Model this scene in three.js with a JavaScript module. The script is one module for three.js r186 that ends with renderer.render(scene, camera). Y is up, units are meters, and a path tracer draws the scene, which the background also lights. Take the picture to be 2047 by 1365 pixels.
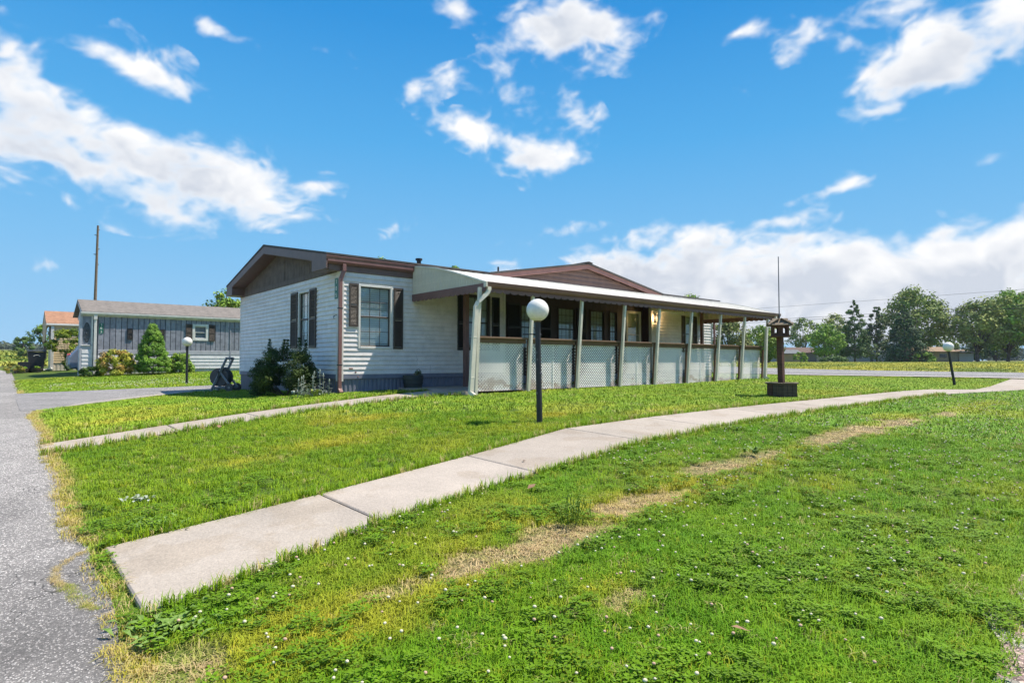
import * as THREE from 'three';
import { mergeGeometries } from 'three/addons/utils/BufferGeometryUtils.js';
import { FontLoader } from 'three/addons/loaders/FontLoader.js';
import { TextGeometry } from 'three/addons/geometries/TextGeometry.js';

// ---------------------------------------------------------------- camera, sky, sun, exposure
// World: metres, y up. x runs along the front of the home (0 = its street corner), z towards the footpath.
const scene = new THREE.Scene();
const camera = new THREE.PerspectiveCamera(59.37, 2047 / 1365, 0.05, 6000);
const EYE = new THREE.Vector3(-5.55, 1.40, 12.267);
const YAW = 0.7048, PITCH = 0.0345, CY = Math.cos(YAW), SY = Math.sin(YAW);
camera.position.copy(EYE);
camera.lookAt(EYE.x + SY * Math.cos(PITCH), EYE.y + Math.sin(PITCH), EYE.z - CY * Math.cos(PITCH));
scene.add(camera);

const renderer = new THREE.WebGLRenderer({ antialias: true });
renderer.toneMapping = THREE.LinearToneMapping;
renderer.toneMappingExposure = 1.48;
renderer.shadowMap.enabled = true;

const SUN_TO = new THREE.Vector3(0.5, 1, 0.24).normalize();
const sun = new THREE.DirectionalLight(new THREE.Color(1, 0.92, 0.79), 4.9);
sun.position.copy(SUN_TO).multiplyScalar(80); sun.target.position.set(0, 0, 0);
sun.castShadow = true; sun.shadow.mapSize.set(4096, 4096); sun.shadow.radius = 1;
Object.assign(sun.shadow.camera, { left: -45, right: 45, top: 45, bottom: -45, near: 1, far: 200 });
scene.add(sun, sun.target);

// ---------------------------------------------------------------- numbers and noise
const clamp = (v, a = 0, b = 1) => Math.min(b, Math.max(a, v));
const mix = (a, b, t) => a + (b - a) * t;
const sstep = (a, b, v) => { const t = clamp((v - a) / (b - a)); return t * t * (3 - 2 * t); };
function RNG(s) { return () => { s |= 0; s = s + 0x6D2B79F5 | 0; let t = Math.imul(s ^ s >>> 15, 1 | s); t = t + Math.imul(t ^ t >>> 7, 61 | t) ^ t; return ((t ^ t >>> 14) >>> 0) / 4294967296; }; }
function hash(x, y, z = 0) { let h = Math.imul(x | 0, 374761393) ^ Math.imul(y | 0, 668265263) ^ Math.imul(z | 0, 1274126177); h = Math.imul(h ^ h >>> 13, 1274126177); return ((h ^ h >>> 16) >>> 0) / 4294967296; }
function vn(x, y, per = 0, seed = 0) {      // value noise; per > 0 makes it repeat
  const xi = Math.floor(x), yi = Math.floor(y), fx = x - xi, fy = y - yi, u = fx * fx * (3 - 2 * fx), v = fy * fy * (3 - 2 * fy);
  const w = per ? (a) => ((a % per) + per) % per : (a) => a;
  const a = hash(w(xi), w(yi), seed), b = hash(w(xi + 1), w(yi), seed), c = hash(w(xi), w(yi + 1), seed), d = hash(w(xi + 1), w(yi + 1), seed);
  return mix(mix(a, b, u), mix(c, d, u), v);
}
function vn3(x, y, z) {
  const xi = Math.floor(x), yi = Math.floor(y), zi = Math.floor(z), fx = x - xi, fy = y - yi, fz = z - zi;
  const u = fx * fx * (3 - 2 * fx), v = fy * fy * (3 - 2 * fy), w = fz * fz * (3 - 2 * fz);
  const h = (a, b, c) => hash(xi + a, yi + b, zi + c);
  return mix(mix(mix(h(0, 0, 0), h(1, 0, 0), u), mix(h(0, 1, 0), h(1, 1, 0), u), v), mix(mix(h(0, 0, 1), h(1, 0, 1), u), mix(h(0, 1, 1), h(1, 1, 1), u), v), w);
}
function fbm(x, y, oct = 4, per = 0, seed = 0) { let s = 0, a = 0.5, n = 0; for (let i = 0; i < oct; i++) { s += a * vn(x, y, per, seed + i); n += a; x *= 2; y *= 2; per *= 2; a *= 0.5; } return s / n; }
function fbm3(x, y, z, oct) { let s = 0, a = 0.5, n = 0; for (let i = 0; i < oct; i++) { s += a * vn3(x, y, z); n += a; x = x * 2.03 + 7.1; y = y * 2.03 + 3.3; z = z * 2.03 + 1.7; a *= 0.52; } return s / n; }

// ---------------------------------------------------------------- the sky: blue air with fair-weather cumulus all round
{
  const W = 4096, H = 2048, data = new Float32Array(W * H * 4), R = RNG(5);
  // cloud heaps: azimuth from the view axis, elevation, half widths (degrees), tilt, strength
  const heaps = [[-40.7,21.6,1.3,1.8,17.5,1],[-40.7,19.1,0.8,0.9,15.7,0.8],[-33.8,23.1,3,0.9,-7.3,1],[-31.5,22.3,2,0.7,-6.9,0.9],[-35.3,23.4,1.7,0.5,5.7,0.7],[-39.2,18.5,1.7,1,-0.5,0.7],[-37.1,19.7,2.1,0.8,-15.7,0.6],[-39.5,16.3,3.4,1.9,13,1.1],[-35.2,17.4,3.8,2,1.8,1.1],[-30.7,16.7,4.2,1.9,-10.4,1.1],[-33.1,15,4,1.5,-0.5,0.9],[-27,16.1,3.4,2,-17,1],[-31,12.8,3.7,1.4,-0.4,1],[-25,14.5,3.1,1.4,-8.4,0.9],[-21.7,13.8,2.8,1.2,-9.6,0.8],[-18.1,15.5,1.3,0.9,5,0.8],[-20.1,15.6,2.1,0.8,5.6,0.5],[-26.4,26.8,2.1,0.6,-19.4,0.8],[-17.6,26.7,1.7,0.5,-11.9,0.6],[-6,31.2,2.3,0.9,3.1,1],[-31.6,24.8,1.7,0.6,-15.5,0.3],[-29.8,23.6,1,0.7,12.9,0.3],[4.7,30.7,4,2.4,-2.4,1.1],[6.1,28.9,3.6,1.7,-3,1],[11,27.6,0.9,1.2,-5.2,0.8],[8.8,29.3,1.5,0.9,-4.3,0.6],[0.3,24.7,2.2,1.8,-40.1,0.7],[2,22.6,1.8,0.8,-20.8,0.5],[-6.9,25.2,2.4,0.8,23,0.5],[-3.8,21.2,2.9,0.9,-13.6,0.8],[1,19.5,3.4,1.6,-25.3,1],[4.2,19.2,1.8,1.1,-1.4,0.6],[6.4,22.3,1.7,1.3,-32.4,0.6],[38.2,23.6,3.8,2,10.6,1.1],[35.4,22.5,2.9,2.1,14.8,1.1],[32.2,21.7,1.8,1.3,31.9,0.9],[33.3,20,1.6,0.4,2.3,0.5],[40.9,23.7,2.4,1.9,0.8,1.1],[25.3,26,2.3,0.8,16.3,0.8],[26.9,27.2,1.6,0.7,31.9,0.6],[29.5,25.7,1.9,1.3,-13.8,0.6],[21.6,27.6,1.7,0.5,9.6,0.7],[21.2,23.6,1,1.1,31.2,0.5],[33.5,26.9,1.9,0.6,-6.6,0.5],[20.1,26.1,1.6,0.7,-9.1,0.3],[27.5,14.1,3.2,0.6,6.8,0.8],[30.5,14.6,1.8,0.6,-0.5,0.8],[26.7,12.7,1.3,0.7,-6.3,0.5],[29.3,11.8,1.4,1,-6.5,0.6],[24.7,12.2,1.2,0.5,-5.6,0.6],[22.9,12.2,1,0.4,-5.1,0.6],[30,10.5,1.4,1,-6,0.5],[38.9,14.8,1.3,0.5,-1.6,0.5],[35.9,10.1,0.9,0.4,-7.2,0.6],[-37.8,7.3,0.7,0.4,5.6,0.6],[-11.3,12.4,1.4,0.5,22.5,0.5],[-24.7,18.8,1.5,0.8,8.4,0.3],[5.1,12.5,1.6,0.6,13.9,0.6],[8.9,12.9,2.1,0.5,8,0.5],[14,12.1,3.1,0.8,2,0.6],[18.9,11.4,3,1,-3.9,0.8],[10.8,10.9,3.2,1.4,2.9,0.8],[13.1,8.5,7.6,2.8,-1.9,1.2],[21,9.1,5,2.2,-3.4,1.1],[27.4,8.6,2.3,1.7,-4.4,0.9],[24.2,5.8,8.7,2.6,-2.5,1.2],[31.3,6.3,5.6,2.2,-3.8,1.2],[36.3,7.5,3.7,2.1,4.6,1.2],[39.9,8.2,2.8,2.2,8.2,1.2],[37.8,4.7,5.4,2.6,-3.6,1.2],[9.8,5.8,6,2.8,-1,1.1],[17.5,3.8,10.8,2.1,-1.2,1],[33,3,8.8,1.6,-1.9,0.9]];
  for (let az = 52; az < 308; az += 7.5) for (let k = 0; k < 2; k++) {
    const el = k ? 6 + R() * 12 : 14 + R() * 32, w = (k ? 5 : 3) + R() * 4, n = 2 + (R() * 3 | 0), a0 = az + R() * 7;
    if (R() < 0.45) continue;
    for (let j = 0; j < n; j++) heaps.push([a0 + (R() - 0.5) * w * 2, el + (R() - 0.5) * 2.5, w * (0.4 + R() * 0.6), w * (0.2 + R() * 0.2), (R() - 0.5) * 50, 0.5 + R() * 0.6]);
  }
  for (let k = 0; k < 22; k++) heaps.push([R() * 360, 36 + R() * 48, 3 + R() * 6, 2 + R() * 3, R() * 90, 0.5 + R() * 0.5]);
  const cells = Array.from({ length: 72 }, () => []);
  for (const h of heaps) {
    const reach = Math.min(180, (Math.max(h[2], h[3]) * 2.2 + 2) / Math.max(0.08, Math.cos((h[1] + 4) * Math.PI / 180)));
    const c = { az: h[0], el: h[1], ca: Math.cos(h[4] * Math.PI / 180), sa: Math.sin(h[4] * Math.PI / 180), ia: 1 / h[2], ie: 1 / h[3], w: h[5] };
    for (let i = 0; i < 72; i++) { let d = Math.abs(((i * 5 + 2.5 - h[0]) % 360 + 540) % 360 - 180); if (d < reach + 3) cells[i].push(c); }
  }
  const cover = (az, el, ce) => {
    let s = 0; const list = cells[Math.floor((((az % 360) + 360) % 360) / 5) % 72];
    for (const c of list) {
      let da = ((az - c.az) % 360 + 540) % 360 - 180; da *= ce; const de = el - c.el;
      const p = (da * c.ca + de * c.sa) * c.ia, q = (-da * c.sa + de * c.ca) * c.ie, r = p * p + q * q;
      if (r < 5) { const v = c.w * Math.exp(-r * 0.8); s = s + v - s * v * 0.6; }
    }
    return s;
  };
  for (let j = 0; j < H; j++) {
    const el = ((j + 0.5) / H - 0.5) * 180, e = el * Math.PI / 180, ce = Math.cos(e), y = Math.sin(e);
    for (let i = 0; i < W; i++) {
      const o = (j * W + i) * 4; data[o + 3] = 1;
      if (el < -1) { data[o] = 0.20; data[o + 1] = 0.24; data[o + 2] = 0.22; continue; }
      const t = ((i + 0.5) / W - 0.5) * 2 * Math.PI, x = Math.cos(t) * ce, z = Math.sin(t) * ce;
      const z2 = sstep(30, 80, el), s = Math.max(0, Math.min(3.999, el < 10 ? el / 10 : 1 + (el - 10) / 10)), q = Math.floor(s), AIR = [[0.36, 0.62, 0.88], [0.215, 0.525, 0.865], [0.10, 0.415, 0.815], [0.040, 0.300, 0.72], [0.032, 0.26, 0.68]];
      let r = mix(AIR[q][0], AIR[q + 1][0], s - q), g = mix(AIR[q][1], AIR[q + 1][1], s - q), b = mix(AIR[q][2], AIR[q + 1][2], s - q);
      r = mix(r, 0.026, z2); g = mix(g, 0.190, z2); b = mix(b, 0.58, z2);
      const az = Math.atan2(x * CY + z * SY, x * SY - z * CY) * 180 / Math.PI;
      const c = cover(az, el, ce);
      if (c > 0.04) {
        const yy = y * 1.6, w = (fbm3(x * 9 + 2, yy * 9, z * 9 + 7, 3) - 0.5) * 0.16, X = x + w, Y = yy + w * 0.7, Z = z - w;
        const n = fbm3(X * 13 + 11, Y * 13, Z * 13 + 5, 4), n2 = fbm3(X * 38 + 3, Y * 38 + 8, Z * 38, 5);
        const v = c * 1.0 + (n - 0.5) * 2.1 + (n2 - 0.5) * 1.25 - 0.40;
        const a = Math.pow(sstep(-0.18, 0.85, v), 1.15);
        if (a > 0) {
          const up = cover(az, el + 1.6, ce), thick = sstep(0.3, 1.0, v), low = clamp(up - 0.3) * thick;
          const m = fbm3(X * 20 + 40, Y * 20, Z * 20 + 9, 4), sh = clamp(low * 0.26 + (m - 0.5) * 0.55 * thick, -0.04, 0.3);
          const cr = 0.98 - sh * 1.15, cg = 0.985 - sh * 1.0, cb = 1.0 - sh * 0.75;
          r = mix(r, cr, a); g = mix(g, cg, a); b = mix(b, cb, a);
        }
      }
      data[o] = r * 0.70; data[o + 1] = g * 0.70; data[o + 2] = b * 0.70;
    }
  }
  const sky = new THREE.DataTexture(data, W, H, THREE.RGBAFormat, THREE.FloatType);
  sky.mapping = THREE.EquirectangularReflectionMapping; sky.magFilter = THREE.LinearFilter; sky.minFilter = THREE.LinearFilter; sky.needsUpdate = true;
  scene.background = sky; scene.environment = sky;
}

// ---------------------------------------------------------------- ground height: a gentle rise to the home's pad and the far fields
const GX = (u, z) => -3.72 + CY * u + SY * z, GD = (u, z) => 12.94 + SY * u - CY * z;      // right of / ahead of the street corner where one stands
const HEIGHTS = [[0,0,0],[-3,1,0.03],[4,1,0.06],[0,4,0.25],[0,8,0.5],[0,12,0.74],[-5.4,6.8,0.42],[-3.72,12.94,0.717],[-0.47,11.9,0.742],[3.5,15.6,0.79],[8.3,19.6,0.857],[-8.3,17.6,0.55],[-10,12.5,0.45],[-14,17,0.47],[-20,23,0.45],[-20,29,0.81],[-12,28,0.81],[-30,35,0.7],[-40,50,1],[-8,0,0],[9,2,0.1],[5,6,0.34],[10,7,0.36],[9,10,0.48],[12,13,0.5],[6.2,13.5,0.63],[15,20.3,0.62],[19.6,23.8,0.72],[13.9,31,0.72],[25.6,29.9,0.82],[17.5,39,0.92],[24,12,0.5],[0,45,1.2],[34,42,1.1],[-6,4,0.2],[0,25,0.8],[5,33,0.85]];
const TPS = (() => {
  const n = HEIGHTS.length, N = n + 3, M = Array.from({ length: N }, () => new Float64Array(N + 1));
  const k = (r2) => r2 > 0 ? 0.5 * r2 * Math.log(r2) : 0;
  for (let i = 0; i < n; i++) {
    for (let j = 0; j < n; j++) M[i][j] = k((HEIGHTS[i][0] - HEIGHTS[j][0]) ** 2 + (HEIGHTS[i][1] - HEIGHTS[j][1]) ** 2) + (i === j ? 1.5 : 0);
    const p = [1, HEIGHTS[i][0], HEIGHTS[i][1]];
    for (let j = 0; j < 3; j++) { M[i][n + j] = p[j]; M[n + j][i] = p[j]; }
    M[i][N] = HEIGHTS[i][2];
  }
  for (let c = 0; c < N; c++) {
    let p = c; for (let r = c + 1; r < N; r++) if (Math.abs(M[r][c]) > Math.abs(M[p][c])) p = r;
    [M[c], M[p]] = [M[p], M[c]];
    for (let r = 0; r < N; r++) if (r !== c) { const q = M[r][c] / M[c][c]; if (q) for (let j = c; j <= N; j++) M[r][j] -= q * M[c][j]; }
  }
  return M.map((r, i) => r[N] / r[i]);
})();
function T(u, z) {
  const x = GX(u, z), d = GD(u, z), r = Math.hypot(x, d), n = HEIGHTS.length;
  let t = clamp((r - 38) / 30); t = t * t * (3 - 2 * t);
  let near = 0, far = 0;
  if (t < 1) {
    near = TPS[n] + TPS[n + 1] * x + TPS[n + 2] * d;
    for (let i = 0; i < n; i++) { const r2 = (HEIGHTS[i][0] - x) ** 2 + (HEIGHTS[i][1] - d) ** 2; if (r2 > 0) near += TPS[i] * 0.5 * r2 * Math.log(r2); }
  }
  if (t > 0) {
    const left = 1 / (1 + Math.exp(clamp((x + 0.1 * d) / (4 + 0.06 * Math.abs(d)), -40, 40))), k = Math.max(0, r - 45);
    const hr = 1.15 + 0.25 * (1 - Math.exp(-k / 60)) + 0.0022 * k * (1 - Math.exp(-k / 200)) * Math.exp(-Math.max(0, r - 500) / 900);
    const hl = 1.1 + Math.min(k, 480) * 0.0185 * (1 - Math.exp(-k / 60));
    far = d < -20 ? mix(hr * (1 - left) + hl * left, 0.3, clamp((-20 - d) / 60)) : hr * (1 - left) + hl * left;
  }
  return near * (1 - t) + far * t;
}

// ---------------------------------------------------------------- builders
const taken = new Map(), org = new WeakMap();
function numbered(n) { const k = taken.get(n) || 0; taken.set(n, k + 1); return k ? n + '_' + String(k).padStart(3, '0') : n; }
function thing(name, label, category, [x, y, z] = [0, 0, 0], group) {
  const g = new THREE.Group(); g.name = numbered(name); g.position.set(x, y, z); g.userData = { label, category };
  if (group) g.userData.group = group;
  scene.add(g); org.set(g, new THREE.Vector3(x, y, z)); return g;
}
const shade = (m) => { m.castShadow = true; m.receiveShadow = true; return m; };
function part(name, geo, mat, parent, label) {         // geometry in world metres, moved to the parent's own origin
  const o = org.get(parent); if (o) geo.translate(-o.x, -o.y, -o.z);
  const m = shade(new THREE.Mesh(geo, mat)); m.name = name; parent.add(m); org.set(m, o || new THREE.Vector3());
  if (label) m.userData.label = label;
  return m;
}
function shared(name, geo, mat, parent, [x, y, z] = [0, 0, 0]) {   // geometry about its own origin, set at a world place
  const o = org.get(parent), m = shade(new THREE.Mesh(geo, mat)); m.name = name;
  m.position.set(x, y, z); if (o) m.position.sub(o);
  parent.add(m); org.set(m, new THREE.Vector3(x, y, z)); return m;
}
function struct(name, geo, mat) { const m = shade(new THREE.Mesh(geo, mat)); m.name = numbered(name); m.userData.kind = 'structure'; scene.add(m); org.set(m, new THREE.Vector3()); return m; }
function metric(g) {       // texture coordinates in metres, by the way each face points
  g = g.index ? g.toNonIndexed() : g; const p = g.attributes.position, uv = new Float32Array(p.count * 2);
  const a = new THREE.Vector3(), b = new THREE.Vector3(), c = new THREE.Vector3(), n = new THREE.Vector3();
  for (let i = 0; i < p.count; i += 3) {
    a.fromBufferAttribute(p, i); b.fromBufferAttribute(p, i + 1); c.fromBufferAttribute(p, i + 2);
    n.copy(b).sub(a).cross(c.clone().sub(a)); const X = Math.abs(n.x), Y = Math.abs(n.y), Z = Math.abs(n.z);
    [a, b, c].forEach((v, k) => { const o = (i + k) * 2; if (Y >= X && Y >= Z) { uv[o] = v.x; uv[o + 1] = v.z; } else if (X >= Z) { uv[o] = v.z; uv[o + 1] = v.y; } else { uv[o] = v.x; uv[o + 1] = v.y; } });
  }
  g.setAttribute('uv', new THREE.BufferAttribute(uv, 2)); return g;
}
const join = (l) => mergeGeometries(l.map((g) => { const q = g.index ? g.toNonIndexed() : g; for (const k of Object.keys(q.attributes)) if (!['position', 'normal', 'uv'].includes(k)) q.deleteAttribute(k); return q; }));
const bx = (x0, x1, y0, y1, z0, z1) => metric(new THREE.BoxGeometry(x1 - x0, y1 - y0, z1 - z0).translate((x0 + x1) / 2, (y0 + y1) / 2, (z0 + z1) / 2));
function cbx(x0, x1, y0, y1, z0, z1, b = 0.006) {      // box with chamfered edges
  const w = x1 - x0, h = y1 - y0, d = z1 - z0; b = Math.min(b, w * 0.3, h * 0.3, d * 0.3);
  const s = new THREE.Shape([[b, 0], [w - b, 0], [w, b], [w, h - b], [w - b, h], [b, h], [0, h - b], [0, b]].map((p) => new THREE.Vector2(...p)));
  const g = new THREE.ExtrudeGeometry(s, { depth: Math.max(1e-4, d - 2 * b), bevelEnabled: true, bevelSegments: 1, bevelSize: b * 0.99, bevelOffset: -b * 0.99, bevelThickness: b, curveSegments: 1 });
  return metric(g.translate(x0, y0, z0 + b));
}
const V = (x, y, z) => new THREE.Vector3(x, y, z);
function rod(a, b, r0, r1 = r0, n = 10, caps = true) {
  const d = b.clone().sub(a), g = new THREE.CylinderGeometry(r1, r0, d.length(), n, 1, !caps);
  g.applyQuaternion(new THREE.Quaternion().setFromUnitVectors(V(0, 1, 0), d.clone().normalize())).translate((a.x + b.x) / 2, (a.y + b.y) / 2, (a.z + b.z) / 2);
  return g.toNonIndexed();
}
function beam(a, b, w, h) {                           // square bar from a to b
  const d = b.clone().sub(a), g = new THREE.BoxGeometry(w, d.length(), h);
  g.applyQuaternion(new THREE.Quaternion().setFromUnitVectors(V(0, 1, 0), d.clone().normalize())).translate((a.x + b.x) / 2, (a.y + b.y) / 2, (a.z + b.z) / 2);
  return metric(g);
}
function tube(pts, r, seg = 24, rad = 8) { return new THREE.TubeGeometry(new THREE.CatmullRomCurve3(pts), seg, r, rad).toNonIndexed(); }
function prism(poly, len, axis = 'x') {               // polygon in (z, y) drawn along x, or in (x, y) drawn along z
  const s = new THREE.Shape(poly.map((p) => new THREE.Vector2(...p))), g = new THREE.ExtrudeGeometry(s, { depth: len, bevelEnabled: false });
  if (axis === 'x') { g.rotateY(-Math.PI / 2); g.scale(1, 1, 1); g.translate(len, 0, 0); const p = g.attributes.position; }
  return metric(g);
}
// a polygon in (z, y) drawn from x0 to x1
function slabX(poly, x0, x1) { const g = prism(poly.map(([z, y]) => [z, y]), x1 - x0, 'z'); g.rotateY(-Math.PI / 2); g.scale(-1, 1, 1); flip(g); g.translate(x0, 0, 0); return metric(g); }
function flip(g) { const p = g.attributes.position, n = g.attributes.normal; for (let i = 0; i < p.count; i += 3) for (const at of [p, n]) { const a = [at.getX(i + 1), at.getY(i + 1), at.getZ(i + 1)]; at.setXYZ(i + 1, at.getX(i + 2), at.getY(i + 2), at.getZ(i + 2)); at.setXYZ(i + 2, ...a); } return g; }
function slabZ(poly, z0, z1) { return metric(prism(poly, z1 - z0, 'z').translate(0, 0, z0)); }
function tris(pos) { const g = new THREE.BufferGeometry(); g.setAttribute('position', new THREE.BufferAttribute(new Float32Array(pos), 3)); g.computeVertexNormals(); return metric(g); }

// ---------------------------------------------------------------- textures and materials
function tex(n, fn, srgb = true, size = 1) {           // fn(u, v) -> [r, g, b] 0..1, one tile covers `size` metres
  const d = new Uint8Array(n * n * 4);
  for (let j = 0; j < n; j++) for (let i = 0; i < n; i++) { const c = fn(i / n, j / n), o = (j * n + i) * 4; d[o] = clamp(c[0]) * 255; d[o + 1] = clamp(c[1]) * 255; d[o + 2] = clamp(c[2]) * 255; d[o + 3] = 255; }
  const t = new THREE.DataTexture(d, n, n); t.wrapS = t.wrapT = THREE.RepeatWrapping; t.magFilter = THREE.LinearFilter; t.minFilter = THREE.LinearMipmapLinearFilter; t.generateMipmaps = true;
  if (srgb) t.colorSpace = THREE.SRGBColorSpace; t.repeat.set(1 / size, 1 / size); t.needsUpdate = true; return t;
}
const enc = (v) => v <= 0.0031308 ? v * 12.92 : 1.055 * Math.pow(v, 1 / 2.4) - 0.055;
const lin = (r, g, b) => new THREE.Color().setRGB(r, g, b);
const grain = tex(512, (u, v) => { const a = fbm(u * 64, v * 64, 3, 64, 3); return [a, a, a]; }, false, 0.5);
const coarse = tex(512, (u, v) => { const a = fbm(u * 16, v * 16, 5, 16, 9); return [a, a, a]; }, false, 1.7);
// a surface colour with grain and blotches, as grey around one
const mottle = (lo, amount, seed, n = 12, st = 1) => tex(512, (u, v) => { const a = fbm(u * n, v * n * st, 5, 0 || n, seed), b = fbm(u * 90, v * 90, 2, 90, seed + 4), k = clamp(lo + (a - 0.5) * amount * 2 + (b - 0.5) * amount * 0.8); const e = enc(k); return [e, e, e]; });
const wornPaint = mottle(0.89, 0.16, 21); wornPaint.repeat.set(0.6, 0.6);
const weathered = mottle(0.78, 0.32, 31, 10); weathered.repeat.set(0.9, 0.9);
const woodGrain = tex(512, (u, v) => { const w = fbm(u * 4, v * 60, 4, 0, 6), l = fbm(u * 3, v * 160, 2, 0, 8), k = enc(clamp(0.35 + w * 0.6 + (l - 0.5) * 0.35)); return [k, k * 0.97, k * 0.93]; }, true, 0.7);
const mats = {};
function mat(name, r, g, b, o = {}) {
  const { map = wornPaint, bump = grain, bumpScale = 0.0008, rough = 0.6, ...rest } = o;
  const m = new THREE.MeshStandardMaterial({ color: lin(r, g, b), roughness: rough, metalness: 0, map, bumpMap: bump, bumpScale, ...rest }); m.name = name; return mats[name] = m;
}
const M = {
  siding: mat('siding vinyl', 0.80, 0.755, 0.735, { rough: 0.45, bumpScale: 0.0004 }),
  trimWhite: mat('white trim', 0.76, 0.74, 0.70, { rough: 0.5 }),
  fascia: mat('brown fascia', 0.175, 0.105, 0.093, { rough: 0.5 }),
  gutterBrown: mat('brown gutter', 0.26, 0.125, 0.11, { rough: 0.35 }),
  gable: mat('grey brown gable board', 0.165, 0.125, 0.107, { map: weathered, rough: 0.8 }),
  skirt: mat('blue grey skirting', 0.20, 0.21, 0.28, { rough: 0.55 }),
  shutter: mat('brown shutter', 0.085, 0.062, 0.05, { rough: 0.5 }),
  shutterBlack: mat('black shutter', 0.02, 0.02, 0.022, { rough: 0.5 }),
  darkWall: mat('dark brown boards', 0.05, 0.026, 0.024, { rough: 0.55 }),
  cream: mat('cream aluminium', 0.76, 0.70, 0.58, { rough: 0.42 }),
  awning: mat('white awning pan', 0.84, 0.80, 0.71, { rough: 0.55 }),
  valance: mat('brown valance', 0.20, 0.105, 0.092, { rough: 0.5 }),
  lattice: mat('white lattice', 0.88, 0.85, 0.81, { rough: 0.6 }),
  rail: mat('weathered rail timber', 0.26, 0.17, 0.115, { map: woodGrain, rough: 0.85 }),
  shingle: mat('roof shingle', 0.10, 0.092, 0.09, { map: weathered, bump: coarse, bumpScale: 0.01, rough: 0.95 }),
  sheathing: mat('timber sheathing', 0.36, 0.27, 0.17, { map: woodGrain, rough: 0.9 }),
  room: mat('room wall', 0.30, 0.28, 0.25, { rough: 0.9 }),
  winDark: mat('bronze window frame', 0.07, 0.05, 0.04, { rough: 0.4 }),
  blind: mat('white blind', 0.62, 0.63, 0.66, { rough: 0.6 }),
  metalBlack: mat('black painted metal', 0.022, 0.024, 0.03, { map: weathered, rough: 0.55, bump: coarse, bumpScale: 0.002 }),
  globe: mat('milky globe', 0.86, 0.83, 0.77, { map: mottle(0.90, 0.13, 71, 16), rough: 0.38, bumpScale: 0.0003 }),
  green: mat('green sign', 0.015, 0.16, 0.105, { rough: 0.4 }),
  white: mat('white paint', 0.8, 0.8, 0.8, { rough: 0.5 }),
};
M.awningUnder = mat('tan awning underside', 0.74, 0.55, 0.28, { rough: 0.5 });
M.pane = new THREE.MeshPhysicalMaterial({ color: lin(0.9, 0.95, 0.95), roughness: 0.02, transmission: 1, thickness: 0, ior: 1.5 }); M.pane.name = 'window glass';

// ---------------------------------------------------------------- ground surfaces
function inPoly(u, z, poly) { let c = false; for (let i = 0, j = poly.length - 1; i < poly.length; j = i++) { const [a, b] = poly[i], [p, q] = poly[j]; if ((b > z) !== (q > z) && u < (p - a) * (z - b) / (q - b) + a) c = !c; } return c; }
const PATH_UP = [[-5.05, 7.76], [-3.57, 7.54], [-1.84, 7.19], [0.16, 6.66], [1.84, 6.72], [3.9, 6.80], [5.9, 6.84], [7.9, 6.86], [9.9, 6.94], [11.9, 7.04], [13.6, 7.22], [15.3, 7.86], [18.2, 7.62], [21.2, 7.32], [24.6, 7.04]];
const PATH_LO = [[-5.01, 8.92], [-3.51, 8.46], [-1.75, 8.15], [0.29, 7.85], [1.90, 7.82], [3.95, 7.84], [5.95, 7.86], [7.95, 7.87], [9.95, 7.87], [11.95, 7.96], [13.7, 8.18], [15.5, 8.46], [18.2, 8.80], [21.2, 9.15], [24.6, 9.55]];
const WALK_UP = [[-5.22, 3.50], [-3.81, 2.90], [-2.65, 2.42], [-1.42, 2.04], [-0.04, 1.66], [1.42, 1.30]];
const WALK_LO = [[-5.20, 4.14], [-3.80, 3.62], [-2.62, 3.20], [-1.38, 2.78], [0.10, 2.46], [1.50, 2.50]];
const DRIVE = [[-5.25, -1.95], [-4.74, -2.52], [-3.58, -3.93], [-1.77, -6.37], [-1.30, -7.2], [0, -7.6], [16, -7.6], [16, -10.1], [0, -10.2], [-5.25, -10.2]];
const PATH_POLY = [...PATH_UP, ...[...PATH_LO].reverse()], WALK_POLY = [...WALK_UP, ...[...WALK_LO].reverse()];
const streetEdge = (z) => -5.12 + (z < -33 ? (z + 33) * 0.11 : 0) + (fbm(z * 1.3, 3.7, 3) - 0.5) * 0.16 + (z > -2.6 && z < -1.2 ? 0.1 : 0);
// worn straw patches along a mower track, and paler yellow lawn
const DEAD = [[-2.8, 9.45, 0.506, 0.213, 1], [-3.36, 9.42, 0.345, 0.15, 0.92], [-3.95, 9.44, 0.276, 0.125, 0.62], [-1.86, 9.31, 0.391, 0.175, 1], [-1.45, 9.39, 0.253, 0.125, 1], [-0.15, 9.08, 0.506, 0.188, 1], [0.75, 9.03, 0.483, 0.15, 1], [2.45, 9.07, 0.828, 0.25, 1], [3.4, 9.1, 0.69, 0.237, 1], [4.7, 9.16, 0.69, 0.225, 1], [6.6, 9.3, 0.69, 0.225, 0.75], [-3.08, 10.28, 0.276, 0.125, 0.6], [-4.95, 9.5, 0.184, 0.175, 0.8]];
const YELLOW = [[-4.35, 9.55, 0.55, 0.30, 1], [-3.9, 9.5, 0.8, 0.30, 0.8], [-2.4, 5.5, 0.9, 0.32, 0.8], [-1.6, 4.2, 0.8, 0.28, 0.8], [-3.7, 5.9, 0.7, 0.3, 0.6], [-4.0, 1.7, 0.8, 0.4, 0.7], [-3.1, 1.9, 0.7, 0.3, 0.6], [2.4, 6.25, 1.0, 0.25, 0.7], [1.0, 5.6, 0.9, 0.3, 0.6], [-1.2, 9.3, 3.2, 0.30, 0.7], [3.2, 9.1, 3.4, 0.30, 0.7], [9.5, 9.2, 2.5, 0.4, 0.6], [-4.2, -0.6, 0.7, 0.5, 0.5], [-3.2, 10.2, 0.6, 0.25, 0.5]];
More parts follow.
